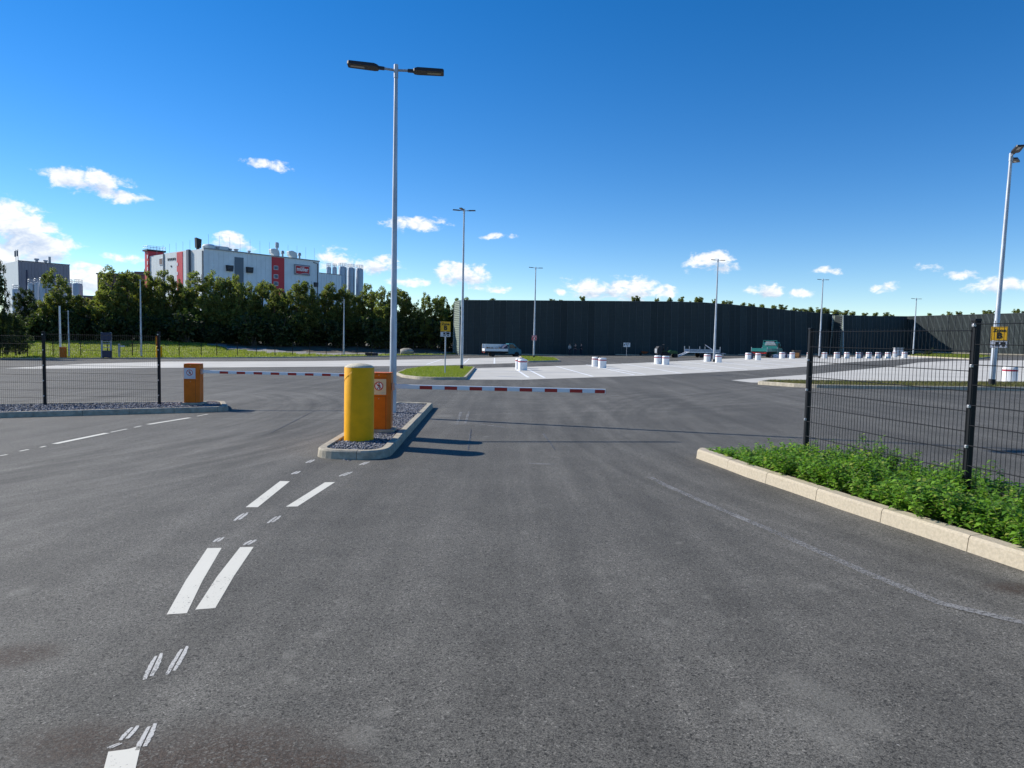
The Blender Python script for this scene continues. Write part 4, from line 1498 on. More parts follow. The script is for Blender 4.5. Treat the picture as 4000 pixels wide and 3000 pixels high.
    tag(foot.build('wall_kerb', M['kerb']), kind='structure')
    return path, path2, path3, BAT


W1, W2, W3, BAT = build_wall()


# ------------------------------------------------------------------ foliage
def leaf_cloud(centers, radii, n, size, seed, squash=1.0, gaps=0.0):
    """n bent leaf quads filling a set of balls; returns V,F"""
    rg = np.random.default_rng(seed)
    centers = np.asarray(centers, float)
    radii = np.asarray(radii, float)
    wts = radii ** 2.2
    idx = rg.choice(len(centers), n, p=wts / wts.sum())
    d = rg.normal(size=(n, 3))
    d /= np.linalg.norm(d, axis=1)[:, None]
    r = radii[idx] * rg.uniform(0, 1, n) ** .42
    P = centers[idx] + d * r[:, None] * np.array([1, 1, squash])
    nr = d * .6 + rg.normal(size=(n, 3)) * .8
    nr /= np.linalg.norm(nr, axis=1)[:, None]
    a = np.cross(nr, rg.normal(size=(n, 3)))
    a /= np.linalg.norm(a, axis=1)[:, None]
    b = np.cross(nr, a)
    s = (size * rg.uniform(.55, 1.4, n))[:, None]
    V = np.stack([P - a * s, P + b * s * .55 + nr * s * .15, P + a * s, P - b * s * .55 + nr * s * .15], 1)
    F = np.arange(n * 4).reshape(-1, 4)
    return V.reshape(-1, 3), F


def poplar_proto(seed, mat, nleaf=6500, broad=.27, H=10.0, low=.06, nb=11, name='poplar_tree'):
    rd = random.Random(seed)
    t = thing(name, 'x', 'tree', (0, 0, -500))
    trunk = MB()
    trunk.tube([(0, 0, -.4), (.05, 0, H * .3), (rd.uniform(-.2, .2), rd.uniform(-.2, .2), H * .62), (rd.uniform(-.3, .3), 0, H * .93)], [.19, .14, .08, .02], 8)
    C, Rr = [], []
    lobes = []
    for k in range(nb):
        a = k * 2.4 + rd.uniform(-.4, .4)
        f = k / (nb - 1)
        ztop = H * (.42 + .56 * f) * rd.uniform(.92, 1.02)
        rh, rv = H * rd.uniform(.085, .135) * (1.15 - .35 * f), H * rd.uniform(.13, .2)
        rr = H * broad * rd.uniform(.35, .85) * (1.0 - .62 * f)
        c = Vector((math.cos(a) * rr, math.sin(a) * rr, min(ztop, H * .99) - rv))
        lobes.append((c, rh, rv))
        st = Vector((0, 0, max(H * low, c.z - H * .3)))
        trunk.tube([st, st.lerp(c, .5) + Vector((math.cos(a), math.sin(a), -.5)) * H * .02, c + Vector((0, 0, rv * .5))], [.07, .045, .012], 5)
    for k in range(8):                       # bushy skirt
        a = k * .79 + .5
        lobes.append((Vector((math.cos(a), math.sin(a), 0)) * H * broad * rd.uniform(.3, .62) + Vector((0, 0, H * rd.uniform(.12, .46))), H * .11, H * .15))
    for c, rh, rv in lobes:
        for q in range(26):                  # twig clumps on the lobe's skin
            dv = Vector((rd.gauss(0, 1), rd.gauss(0, 1), rd.gauss(0, 1))).normalized() * rd.uniform(.55, 1.05)
            C.append(c + Vector((dv.x * rh, dv.y * rh, dv.z * rv)))
            Rr.append(H * rd.uniform(.018, .042))
    trunk.build('trunk', M['bark'], t)
    V, F = leaf_cloud([tuple(c) for c in C], Rr, nleaf, .115, seed, 1.15)
    raw_mesh('crown', V, F, mat, t)
    return t


def bush_proto(seed, mat, n, size, name, cat, wild=1.0, upright=False):
    rd = random.Random(seed)
    t = thing(name, 'x', cat, (0, 0, -500))
    st = MB()
    C, Rr = [], []
    for k in range(9):
        a = rd.uniform(0, 6.28)
        r = rd.uniform(.05, .45)
        top = Vector((math.cos(a) * r, math.sin(a) * r, rd.uniform(.5, 1.0)))
        st.tube([(0, 0, -.1), top * .5 + Vector((0, 0, .05)), top], [.022, .014, .005], 4)
        for s in ((.45, .65, .85, 1.0) if upright else (.35, .6, .85)):
            C.append(tuple(top * s + Vector((rd.gauss(.1, .06), rd.gauss(0, .06), rd.gauss(0, .05)))))
            Rr.append(rd.uniform(.10, .2) * (1.2 - .45 * s if upright else 1.3))
    st.build('stems', M['bark'], t)
    V, F = leaf_cloud(C, Rr, n, size, seed, 1.2)
    raw_mesh('foliage', V, F, mat, t)
    return t


protos = [poplar_proto(s, M['leaf_poplar'], 22000, b, low=l, nb=nb) for s, b, l, nb in ((1, .26, .05, 7), (2, .32, .08, 9), (3, .24, .05, 6), (4, .34, .10, 10), (5, .28, .04, 8))]
dark_protos = [poplar_proto(s, M['leaf_dark'], 20000, b, low=.03, nb=12, name='broadleaf_tree') for s, b in ((11, .36), (12, .40))]
bushes_dark = [bush_proto(s, M['leaf_dark'], 1500, .06, 'understorey_shrub', 'shrub') for s in (21, 22, 23)]
bushes_wall = [bush_proto(s, M['leaf_bush'], 1300, .06, 'wall_top_shrub', 'shrub', upright=True) for s in (31, 32, 33, 34)]


def ybase(px):
    return float(np.interp(px, [-400, 300, 600, 850, 1300, 1780, 2000], [1330, 1330, 1331, 1338, 1348, 1358, 1362]))


def tree_depth(px):
    return float(np.interp(px, [-400, 0, 1780, 2000], [96, 101, 113, 116]))


USED = set()


def place_proto(src, loc, rz, scale, label, group):
    if src.name not in USED:
        USED.add(src.name)
        o = src
        o.location = loc
        o.rotation_euler = (0, 0, rz)
        o.scale = scale
        o['label'] = label
    else:
        o = copy_tree(src, loc, rz, scale, label)
    o['group'] = group
    return o


TREES = [(100, 1120, 95, 1), (150, 1165, 90, 1), (230, 1057, 100, 0), (318, 1145, 85, 0), (400, 1100, 70, 0), (448, 1045, 105, 0), (500, 1048, 95, 0), (545, 1060, 80, 0), (592, 1052, 75, 0), (640, 1057, 85, 0), (700, 1067, 75, 0),
         (740, 1120, 60, 0), (790, 1063, 110, 0), (848, 1066, 90, 0), (900, 1075, 80, 0), (936, 1072, 66, 0), (985, 1106, 72, 0), (1027, 1088, 90, 0), (1072, 1101, 66, 0), (1110, 1122, 72, 0), (1160, 1089, 90, 0), (1214, 1089, 74, 0),
         (1268, 1108, 90, 0), (1312, 1104, 84, 0), (1356, 1118, 72, 0), (1402, 1130, 70, 0), (1452, 1108, 84, 0), (1503, 1124, 78, 0), (1548, 1118, 84, 0), (1586, 1132, 68, 0), (1656, 1146, 62, 0), (1702, 1148, 80, 0), (1742, 1160, 66, 0), (1776, 1157, 60, 0), (1832, 1161, 60, 0), (1915, 1166, 50, 0)]
for i, (px, ty, wpx, kind) in enumerate(TREES):
    D = tree_depth(px) + RNG.uniform(-2.5, 2.5)
    b = at(px, ybase(px), D)
    Ht = at(px, ty, D).z - b.z
    src = dark_protos[i % 2] if kind else protos[(i * 3 + i // 5) % 5]
    base_w = 2 * 10 * (.38 if kind else .27)
    sx = (wpx * D / FPX * 1.72) / base_w
    place_proto(src, b - Vector((0, 0, .2)), i * 1.7, (sx, sx, Ht / 10 * 1.06), ORD[i] + ' tree from the left in the tall tree row behind the far fence', 'tree row behind the far fence')
# the nearer dark trees at the left edge
for i, (px, py, ty, D, wpx, lb) in enumerate(((-5, 1378, 985, 78, 100, 'large dark broadleaf tree cut by the left picture edge'), (62, 1372, 1195, 80, 90, 'lower dark tree leaning out beside the large one at the left edge'), (-90, 1380, 1000, 76, 180, 'dark tree standing just beyond the left picture edge'))):
    b = at(px, py, D)
    Ht = at(px, ty, D).z - b.z
    sx = wpx * D / FPX * 1.25 / 7.6
    place_proto(dark_protos[i % 2], b - Vector((0, 0, .3)), 1 + i, (sx, sx, Ht / 10), lb, 'dark trees at the left edge')
for i in range(7):                           # the row goes on outside the frame
    px = -160 - i * 105
    D = tree_depth(px) + RNG.uniform(-2, 2)
    b = at(px, ybase(px), D)
    sc_ = RNG.uniform(.85, 1.05)
    place_proto(protos[(i + 1) % 5] if i % 3 else dark_protos[0], b - Vector((0, 0, .2)), i * 1.3, (sc_, sc_, sc_), ORD[i] + ' tree of the row counted leftwards beyond the left picture edge', 'tree row behind the far fence')
# understorey
for i in range(44):
    px = -150 + i * 46 + RNG.uniform(-14, 14)
    D = tree_depth(px) - RNG.uniform(1.0, 4.5)
    b = at(px, ybase(px) + 4, D)
    hpx = RNG.uniform(65, 125)
    Ht = hpx * D / FPX
    sx = Ht * RNG.uniform(.9, 1.3)
    place_proto(bushes_dark[i % 3], b - Vector((0, 0, .25)), i * 2.1, (sx, sx, Ht), ORD[i] + ' shrub from the left in the dark understorey below the tree row', 'understorey below the tree row')


# bushes on the wall
def wall_point(px):
    for pp in (W1, W2, W3):
        for i in range(len(pp) - 1):
            (p, z0), (q, z1) = pp[i], pp[i + 1]
            for s in np.linspace(0, 1, 240):
                w_ = p.lerp(q, s)
                v = Vector((w_.x, w_.y, z0 + (z1 - z0) * s)) - EYE
                x = CX + FPX * v.dot(cR) / v.dot(cF)
                if abs(x - px) < 6:
                    d = (q - p).normalized()
                    nr = Vector((d.y, -d.x))
                    w2 = w_ - nr * (BAT + .8)
                    return Vector((w2.x, w2.y, v.z + EYE.z - .08))
    return None


WB = [(1925, 14, 24), (2165, 12, 26), (2200, 9, 20), (2283, 26, 26), (2487, 26, 22), (2505, 27, 24), (2577, 20, 20), (2622, 12, 14), (2640, 24, 18), (2680, 25, 28), (2715, 11, 10), (2745, 30, 34), (2758, 26, 26), (2812, 24, 20),
      (2856, 22, 32), (2878, 22, 26), (2925, 20, 20), (2952, 18, 18), (2968, 19, 22), (3003, 21, 26), (3047, 22, 26), (3088, 27, 32), (3130, 20, 28), (3152, 18, 26), (3176, 20, 28), (3198, 26, 34), (3228, 30, 40), (3256, 28, 36),
      (3300, 26, 40), (3330, 24, 34), (3362, 22, 32), (3412, 18, 26), (3452, 20, 24), (3492, 20, 28), (3520, 12, 20), (3624, 16, 22), (3672, 11, 14), (3702, 19, 24), (3742, 20, 28), (3790, 12, 18), (3838, 22, 26), (3868, 20, 26), (3958, 24, 30), (3990, 14, 20)]
wi = 0
for i, (px, h, wd) in enumerate(WB):
    P = wall_point(px)
    if P is None:
        continue
    k = P.y / FPX
    place_proto(bushes_wall[i % 4], P, i * 1.9, (wd * k * 1.15, wd * k * 1.15, h * k * .85), ORD[wi] + ' small shrub from the left growing on top of the noise wall', 'shrubs on top of the noise wall')
    wi += 1


# ------------------------------------------------------------------ grass bank on the left with its far fence
def kerb_line(px):
    return float(np.interp(px, [-900, 0, 700, 1000, 1400, 1785], [1405, 1402, 1400, 1398, 1394, 1387]))


def build_bank():
    pxs = np.linspace(-900, 1778, 70)
    ws = [0, .04, .1, .2, .3, .4, .5, .6, .7, .8, .9, 1.0, 1.6, 3.0, 6.0]
    vs = []
    for px in pxs:
        e = gp(px, kerb_line(px))
        d = tree_depth(px)
        tpt = at(px, ybase(px), d)
        for w_ in ws:
            if w_ <= 1:
                s = w_ * w_ * (3 - 2 * w_) if px < 850 else w_ ** 1.6
                x, y = e.x + (tpt.x - e.x) * w_, e.y + (tpt.y - e.y) * w_
                base_z = G(x, y) + .1
                z = base_z + (tpt.z - (G(tpt.x, tpt.y) + .1)) * s + (.06 * math.sin(px * .05 + w_ * 9) if 0 < w_ < 1 else 0)
            else:
                dirv = Vector((tpt.x - e.x, tpt.y - e.y, 0))
                x, y = e.x + dirv.x * w_, e.y + dirv.y * w_
                z = tpt.z - .1 * (w_ - 1)
            vs.append((x, y, z))
    n = len(ws)
    F1, F2, F3 = [], [], []
    for i in range(len(pxs) - 1):
        for j in range(n - 1):
            w_ = ws[j]
            lim = float(np.interp(pxs[i], [-900, 600, 860, 1200, 1780], [1.0, .95, .62, .2, .12]))
            (F1 if w_ < lim else F3 if (pxs[i] > 720 and lim <= w_ < lim + .19) else F2).append((i * n + j, (i + 1) * n + j, (i + 1) * n + j + 1, i * n + j + 1))
    A = np.array(vs)
    for F, nm, m in ((F1, 'grass_bank', M['turf_bank']), (F2, 'earth_bank', M['dirt']), (F3, 'gravel_track', pmat('track', (0.26, 0.25, 0.235), .9, var=.3, vscale=1.2))):
        used = sorted({k for f in F for k in f})
        mp = {k: i for i, k in enumerate(used)}
        o = MB().add([vs[k] for k in used], [tuple(mp[k] for k in f) for f in F]).build(nm, m, smooth=True)
        if o.data.polygons[0].normal.z < 0:
            o.data.flip_normals()
        tag(o, kind='structure')
    # blades over the grass faces
    Fa = np.array(F1)
    q = A[Fa]
    ar = np.linalg.norm(np.cross(q[:, 1] - q[:, 0], q[:, 3] - q[:, 0]), axis=1)
    idx = RNG.choice(len(Fa), 60000, p=ar / ar.sum())
    u, v = RNG.uniform(0, 1, 60000)[:, None], RNG.uniform(0, 1, 60000)[:, None]
    Pp = q[idx, 0] * (1 - u) * (1 - v) + q[idx, 1] * u * (1 - v) + q[idx, 2] * u * v + q[idx, 3] * (1 - u) * v
    blades('grass', Pp[:, 0], Pp[:, 1], Pp[:, 2], .17, .04, M['grass'], 'sunlit green grass on the bank behind the far fence on the left')
    # kerb in front of it
    kb_ = MB()
    prev = None
    for px in np.linspace(-900, 1785, 60):
        e = gp(px, kerb_line(px) + .8)
        if prev is not None:
            d = (e - prev)
            m = (e + prev) / 2
            kb_.box((m.x, m.y, m.z + .055), (d.length + .004, .18, .15), math.atan2(d.y, d.x))
        prev = e
    tag(kb_.build('bank_kerb', M['kerb']), kind='structure')


build_bank()
fp = [108, 208, 316, 420, 517, 612, 700, 786, 847, 927, 1001, 1074, 1143, 1210, 1274, 1336, 1395, 1452, 1507, 1562, 1615, 1668, 1719, 1768]
ff = thing('far_fence', 'long dark mesh fence along the foot of the grass bank before the tree row', 'fence')
prev = None
for px in [-80, 10] + fp:
    yb_ = float(np.interp(px, [0, 700, 1000, 1500, 1768], [1396.5, 1394.5, 1392.5, 1388, 1384]))
    P = gp(px, yb_, .1)
    MB().box((0, 0, .9), (.07, .07, 1.85)).build('post', M['fence'], ff, loc=P)
    if prev is not None:
        a, b = Vector((prev.x, prev.y)), Vector((P.x, P.y))
        fence_panel(ff, a, b, (prev.z + P.z) / 2 + .05, 1.63, mesh=(.25, .4), rw=.004, rh=.006)
    prev = P


# ------------------------------------------------------------------ small things on the left and before the fence
def boulder(px, py, wpx, hpx, seed, label):
    P = gp(px, py)
    k = P.y / FPX
    bm = bmesh.new()
    bmesh.ops.create_icosphere(bm, subdivisions=3, radius=1)
    rd = random.Random(seed)
    ax = [Vector((rd.gauss(0, 1), rd.gauss(0, 1), rd.gauss(0, 1))).normalized() for _ in range(9)]
    of = [rd.uniform(.62, .92) for _ in ax]
    for v in bm.verts:
        for a, o in zip(ax, of):
            d = v.co.dot(a)
            if d > o:
                v.co -= a * (d - o)
        v.co = Vector((v.co.x * wpx * k / 2, v.co.y * wpx * k / 2 * .8, (v.co.z + .55) * hpx * k / 1.4))
    me = bpy.data.meshes.new('boulder')
    bm.to_mesh(me)
    bm.free()
    o = finish('boulder', me, M['rock'], None, False, 0, P)
    return tag(o, label, 'boulder', 'pale boulders behind the far fence')


boulder(1588, 1389, 66, 27, 3, 'large pale boulder behind the far fence right of the main lamp pole')
boulder(1552, 1384, 26, 26, 4, 'small round pale boulder half behind the main lamp pole')
boulder(1577, 1371, 24, 14, 5, 'small pale boulder resting at the back of the large one')
P = gp(1452, 1393)
for i, (dx, lb) in enumerate(((-.45, 'dark square bin with pale side standing on the far verge'), (.42, 'plain dark square bin beside the pale-sided one on the far verge'))):
    bn_ = thing('verge_bin', lb, 'bin', P + Vector((dx, 0, .08)))
    MB().prism([(-.38, -.3), (.36, -.3), (.36, .3), (-.38, .3)], 0, .36).build('body', M['black'], bn_, bevel=.02)
    MB().box((0, 0, .385), (.78, .64, .05)).build('lid', M['chassis'], bn_, bevel=.01)
    if i == 0:
        MB().box((-.386, 0, .18), (.012, .5, .3)).build('side_panel', M['plate'], bn_)
# far orange barrier box
P = gp(247, 1400, .05)
fb = thing('barrier_box', 'small far orange barrier housing beside the white pole', 'barrier', P)
h = top_h(P, 247, 1357)
MB().prism([(-.27, -.25), (.2, -.25), (.27, -.15), (.27, .25), (-.27, .25)], .08, h).build('housing', M['orange'], fb, bevel=.02)
MB().box((0, 0, .04), (.7, .6, .1)).build('footing', M['kerb'], fb)
MB().box((0, 0, h + .02), (.56, .52, .04)).build('lid', M['orange'], fb, bevel=.01)
# frame with navy boards
P = gp(418, 1400, .05)
kx = P.y / FPX
st = thing('board_stand', 'grey two-legged stand with navy top board and dark lower box', 'stand', P)
hz = top_h(P, 418, 1298)
for sx in (-19, 16):
    MB().box((sx * kx, 0, hz / 2), (.17, .1, hz)).build('upright', M['galv_dark'], st)
MB().box((0, -.09, hz - .48), (40 * kx, .06, .9)).build('top_board', M['navy'], st)
MB().box((3 * kx, -.12, .5), (34 * kx, .3, .78)).build('lower_box', M['navy'], st, bevel=.02)
for z in (hz - 1.06, hz - 1.3, 1.25):
    MB().box((-1.5 * kx, 0, z), (33 * kx, .05, .05)).build('cross_bar', M['galv'], st)
for sx in (-19, 16):
    MB().box((sx * kx, 0, .06), (.3, .3, .12)).build('foot', M['kerb'], st)
P = gp(466, 1400)
gs = thing('grey_post', 'short grey square post with a small side arm right of the board stand', 'post', P)
MB().box((0, 0, .85), (.2, .14, 1.7)).build('shaft', M['galv_dark'], gs, bevel=.01)
MB().box((.35, 0, 1.42), (.6, .05, .16)).build('side_arm', M['plate'], gs)
MB().box((0, 0, .04), (.4, .4, .08)).build('foot_plate', M['kerb'], gs)
P = gp(622, 1400)
yp = thing('yellow_pillar', 'yellow pillar with a small orange call post, behind the left fence end post', 'pillar', P)
h = top_h(P, 622, 1352)
MB().lathe([(.33, 0), (.33, h - .05), (.27, h)], 20).build('drum', M['yellow'], yp, smooth=True)
MB().box((-.2, 0, h + .5), (.1, .1, 1.0)).build('call_post', M['orange'], yp)
MB().box((-.33, 0, h + .62), (.07, .1, .7)).build('call_arm', M['yellow'], yp)
MB().box((-.2, -.05, h + 1.05), (.24, .16, .2)).build('call_box', M['orange'], yp)


# ------------------------------------------------------------------ vehicles
def wheel(parent, x, y, r, w):
    t = MB().lathe([(r * .62, -w / 2), (r * .94, -w / 2), (r, -w / 2 + .03), (r, w / 2 - .03), (r * .94, w / 2), (r * .62, w / 2)], 24, (x, y, r), 'Y').build('wheel', M['rubber'], parent, smooth=True)
    MB().lathe([(.02, -w / 2 + .015), (r * .18, -w / 2 + .01), (r * .5, -w / 2 + .05), (r * .63, -w / 2 + .01), (r * .63, w / 2 - .01), (.02, w / 2 - .02)], 18, (x, y, r), 'Y').build('rim', M['rim'], t, smooth=True)


def truck(label, P, rz, paint, bed_mat, tail_mat, tall_boards, group=None):
    """drop-side pickup lorry, nose towards +x; origin below the middle"""
    t = thing('flatbed_truck', label, 'truck', P, rz)
    W = 2.0
    MB().box((-.3, 0, .62), (5.2, .8, .16)).build('chassis', M['chassis'], t)
    cab = [(.95, .45), (.95, 2.05), (1.02, 2.14), (1.75, 2.16), (1.95, 2.08), (2.55, 1.42), (3.0, 1.2), (3.12, 1.05), (3.15, .55), (3.05, .38), (2.75, .38), (2.68, .62), (2.5, .78), (2.25, .78), (2.05, .62), (2.0, .42)]
    MB().profile(cab, -W / 2 + .02, W / 2 - .02).build('cab', paint, t, bevel=.05)
    for s in (-1, 1):
        y = s * (W / 2 - .012)
        wn = [(1.12, 1.38), (1.12, 2.0), (1.7, 2.02), (2.2, 1.46), (2.2, 1.38)]
        MB().profile(wn, y - .012, y + .012).build('side_window', M['glass'], t)
        MB().box((2.2, s * (W / 2 + .12), 1.5), (.1, .2, .3)).build('mirror', M['black'], t, bevel=.03)
        MB().box((1.25, s * (W / 2 - .003), 1.2), (.16, .02, .04)).build('door_handle', M['black'], t)
        MB().box((2.95, s * .72, 1.03), (.22, .34, .2)).build('headlight', M['headlamp'], t, bevel=.04)
        MB().box((-2.92, s * .8, .66), (.05, .3, .14)).build('tail_light', M['lamp_red'], t)
    q = [(1.98, 2.05), (2.52, 1.46)]
    MB().add([(q[0][0] + .03, -.85, q[0][1]), (q[0][0] + .03, .85, q[0][1]), (q[1][0] + .03, .88, q[1][1]), (q[1][0] + .03, -.88, q[1][1])], [(0, 1, 2, 3)]).build('windscreen', M['glass'], t)
    MB().box((3.1, 0, .5), (.12, 1.9, .22)).build('bumper', M['black'], t, bevel=.03)
    MB().box((3.1, 0, .85), (.06, 1.1, .2)).build('grille', M['black'], t)
    for x in (2.38, -1.55):
        for s in (-1, 1):
            wheel(t, x, s * (W / 2 - .16), .36, .24)
    MB().box((-1.0, 0, .80), (3.84, W + .06, .10)).build('bed_floor', M['chassis'], t)
    hb = .42
    for s in (-1, 1):
        for k in range(2):
            MB().box((-1.0, s * (W / 2 + .03), .86 + hb * (k + .5) / 2), (3.84, .035, hb / 2 - .008)).build('side_board', bed_mat, t, bevel=.006)
    for k in range(2):
        MB().box((-2.93, 0, .86 + hb * (k + .5) / 2), (.035, W + .02, hb / 2 - .008)).build('tail_board', tail_mat, t, bevel=.006)
    MB().box((.88, 0, 1.25), (.05, W, .85)).build('head_board', bed_mat, t)
    for s in (-1, 1):
        for x in (-2.9, .88):
            MB().box((x, s * (W / 2 + .03), 1.12), (.06, .07, .62)).build('stanchion', M['galv'], t)
    if tall_boards:
        MB().box((-1.0, W / 2 - .02, 1.62), (3.84, .03, .74)).build('far_high_side', M['alu'], t)
        for s in (-1, 1):
            MB().box((-2.9, s * (W / 2 + .02), 1.5), (.07, .07, 1.0)).build('stake', M['white'], t)
        # load: soil heaps and cut shrubs
        ld = MB()
        rd = random.Random(2)
        for k in range(9):
            x = -2.4 + k * .36
            ld.lathe([(.42, .88), (.3, 1.1 + rd.uniform(0, .2)), (.08, 1.25 + rd.uniform(0, .28)), (.01, 1.3 + rd.uniform(0, .3))], 7, (x, rd.uniform(-.4, .4), 0))
        ld.build('load', M['soil'], t)
        MB().profile([(.2, 1.5), (.9, 2.0), (.9, 1.1), (.2, 1.1)], -.9, .9).build('load_cover', M['navy'], t, bevel=.05)
    else:
        fr2 = MB()
        for s in (-1, 1):
            fr2.box((.95, s * .9, 1.75), (.06, .06, 1.3))
        fr2.box((.95, 0, 2.38), (.06, 1.86, .06))
        fr2.box((.95, 0, 1.95), (.05, 1.86, .05))
        fr2.build('ladder_rack', paint, t)
        ld = MB()
        for k in range(5):
            ld.box((.86, -.1 + .02 * k, 1.76 + k * .11), (.12, 1.5 - .1 * k, .05))
        ld.build('stacked_poles', M['plate'], t)
        MB().box((-2.98, 0, .62), (.06, 1.7, .1)).build('rear_bar', M['lamp_red'], t)
    return t


P = gp(1957, 1393)
truck('petrol blue drop-side truck with white tailboard parked before the dark wall on the left', P + Vector((0, .6, 0)), R_(14), M['teal_blue'], M['alu'], M['white'], True).scale = (.82, .82, .82)
P = gp(3010, 1398)
truck('teal tipper truck seen from behind beside the wooden crate before the wall', P + Vector((.3, 2.0, 0)), R_(50), M['teal'], M['teal'], M['teal'], False).scale = (.92, .92, .88)

# compact tractor with rear machine
P = gp(2612, 1397)
tt = thing('compact_tractor', 'small green tractor with a grey rear collector parked before the dark wall', 'tractor', P + Vector((0, .5, 0)), R_(8))
tt.scale = (.85, .85, .85)
MB().profile([(.1, .55), (.1, .95), (.35, 1.08), (1.1, 1.0), (1.35, .85), (1.38, .5)], -.32, .32).build('bonnet', M['tractor'], tt, bevel=.05)
MB().box((-.2, 0, .6), (1.0, .5, .3)).build('body', M['chassis'], tt)
MB().box((-.45, 0, .95), (.5, .5, .12)).build('seat', M['black'], tt, bevel=.04)
MB().box((-.68, 0, 1.15), (.12, .48, .4)).build('seat_back', M['black'], tt, bevel=.04)
for s in (-1, 1):
    MB().profile([(-1.0, .75), (-.85, .98), (-.3, .98), (-.1, .7), (-.15, .66), (-.4, .9), (-.8, .9)], s * .45 - .16, s * .45 + .16).build('mudguard', M['tractor'], tt)
    wheel(tt, -.55, s * .5, .44, .3)
    wheel(tt, 1.0, s * .45, .3, .22)
    MB().tube([(-.75, s * .42, .8), (-.78, s * .42, 1.75), (-.7, s * .36, 1.85)], .03, 8).build('roll_bar', M['black'], tt)
MB().tube([(-.7, -.36, 1.85), (-.7, .36, 1.85)], .03, 8).build('roll_bar', M['black'], tt)
MB().tube([(.12, 0, .9), (-.08, 0, 1.28)], .02, 6).build('steering_column', M['black'], tt)
ring = [(-.1 + math.cos(a) * .06, math.sin(a) * .18, 1.3 + math.cos(a) * .17) for a in np.linspace(0, 2 * math.pi, 17)]
MB().tube(ring, .014, 6).build('steering_wheel', M['black'], tt)
MB().profile([(-1.75, .45), (-1.8, 1.25), (-1.55, 1.6), (-1.05, 1.6), (-1.0, .5)], -.55, .55).build('collector', M['chassis'], tt, bevel=.04)
MB().box((-1.82, 0, .95), (.04, .9, .6)).build('collector_flap', M['galv_dark'], tt)
# flat trailer with ramps
P = gp(2745, 1396.5)
tl = thing('flat_trailer', 'low aluminium trailer with its loading ramps lowered towards the green tractor', 'trailer', P + Vector((0, .3, 0)), R_(4))
MB().box((0, 0, .62), (3.9, 1.8, .1)).build('deck', M['alu'], tl)
for s in (-1, 1):
    MB().box((0, s * .92, .84), (3.9, .035, .32)).build('side_board', M['galv_dark'], tl)
    wheel(tl, .35, s * .75, .3, .2)
    wheel(tl, -.35, s * .75, .3, .2)
    rm = MB().box((-2.55, s * .5, .34), (1.45, .32, .06), rot=Matrix.Rotation(R_(-24), 3, 'Y')).build('ramp', M['alu'], tl)
    for x in (-1.95, 0, 1.9):
        MB().box((x, s * .94, .98), (.06, .05, .75)).build('stanchion', M['galv'], tl)
MB().tube([(1.9, 0, .55), (3.0, 0, .5)], .05, 8).build('drawbar', M['galv_dark'], tl)
MB().lathe([(.05, 0), (.05, .6), (.07, .62)], 8, (2.7, .12, 0)).build('jockey_leg', M['galv_dark'], tl)
MB().box((.9, .2, 1.25), (1.1, .1, .07), rot=Matrix.Rotation(R_(32), 3, 'Y')).build('loose_plank', M['plate'], tl)
# wheelbarrow
P = gp(2517, 1389)
wb = thing('wheelbarrow', 'small rusty wheelbarrow before the wall left of the green tractor', 'wheelbarrow', P)
MB().add([(-.3, -.25, .3), (.3, -.25, .3), (.3, .25, .3), (-.3, .25, .3), (-.5, -.38, .62), (.45, -.38, .55), (.45, .38, .55), (-.5, .38, .62)], [(3, 2, 1, 0), (0, 1, 5, 4), (1, 2, 6, 5), (2, 3, 7, 6), (3, 0, 4, 7)]).build('tray', M['barrow'], wb)
wheel(wb, -.55, 0, .2, .1)
for s in (-1, 1):
    MB().tube([(-.55, s * .1, .2), (.2, s * .25, .3), (.95, s * .3, .62)], .02, 6).build('handle', M['bark'], wb)
    MB().tube([(.2, s * .25, .3), (.3, s * .25, 0)], .018, 6).build('leg', M['chassis'], wb)
# crate, low white blocks, cabinet
P = gp(3112, 1399.5)
kx = P.y / FPX
cr = thing('wooden_crate', 'orange-brown slatted wooden crate standing on edge beside the teal truck', 'crate', P + Vector((0, .3, 0)), R_(20))
hh = 21 * kx
for k in range(5):
    MB().box((-.28 + .14 * k, -.2, hh / 2), (.08, .02, hh)).build('slat', M['wood'], cr)
    MB().box((-.33, -.18 + .11 * k, hh / 2), (.02, .07, hh)).build('slat', M['wood'], cr)
for z in (.05, hh / 2, hh - .05):
    MB().box((0, -.17, z), (.66, .03, .09)).build('rail', M['wood'], cr)
    MB().box((0, .28, z), (.66, .03, .09)).build('rail', M['wood'], cr)
P = gp(3132, 1399)
MBx = thing('dark_crate', 'dark wooden box behind the orange-brown slatted crate', 'crate', P + Vector((0, 1.6, 0)))
MB().box((0, 0, .42), (.85, .6, .84)).build('box', M['chassis'], MBx, bevel=.01)
MB().box((0, 0, .86), (.92, .66, .05)).build('lid', M['bark'], MBx)
for i, (px, lb) in enumerate(((3038, 'low pale concrete block left of the bollard at the truck cab'), (3084, 'low pale concrete block left of the bollard beside the wooden crate'))):
    P = gp(px, 1398)
    bl = thing('concrete_block', lb, 'block', P + Vector((0, .8, 0)), .1, group='low blocks by the teal truck')
    MB().prism([(-.36, -.2), (.36, -.2), (.36, .2), (-.36, .2)], 0, .38).build('base', M['bol'], bl, bevel=.02)
    MB().box((0, 0, .40), (.5, .24, .06)).build('ridge', M['bol'], bl, bevel=.01)
P = gp(3524, 1391)
kx = P.y / FPX
cb = thing('cabinet', 'pale grey electrical cabinet before the shaded end of the wall', 'cabinet', P + Vector((0, 1, 0)))
MB().box((0, 0, 16 * kx), (35 * kx, .5, 32 * kx - .1)).build('body', M['plate'], cb, bevel=.02)
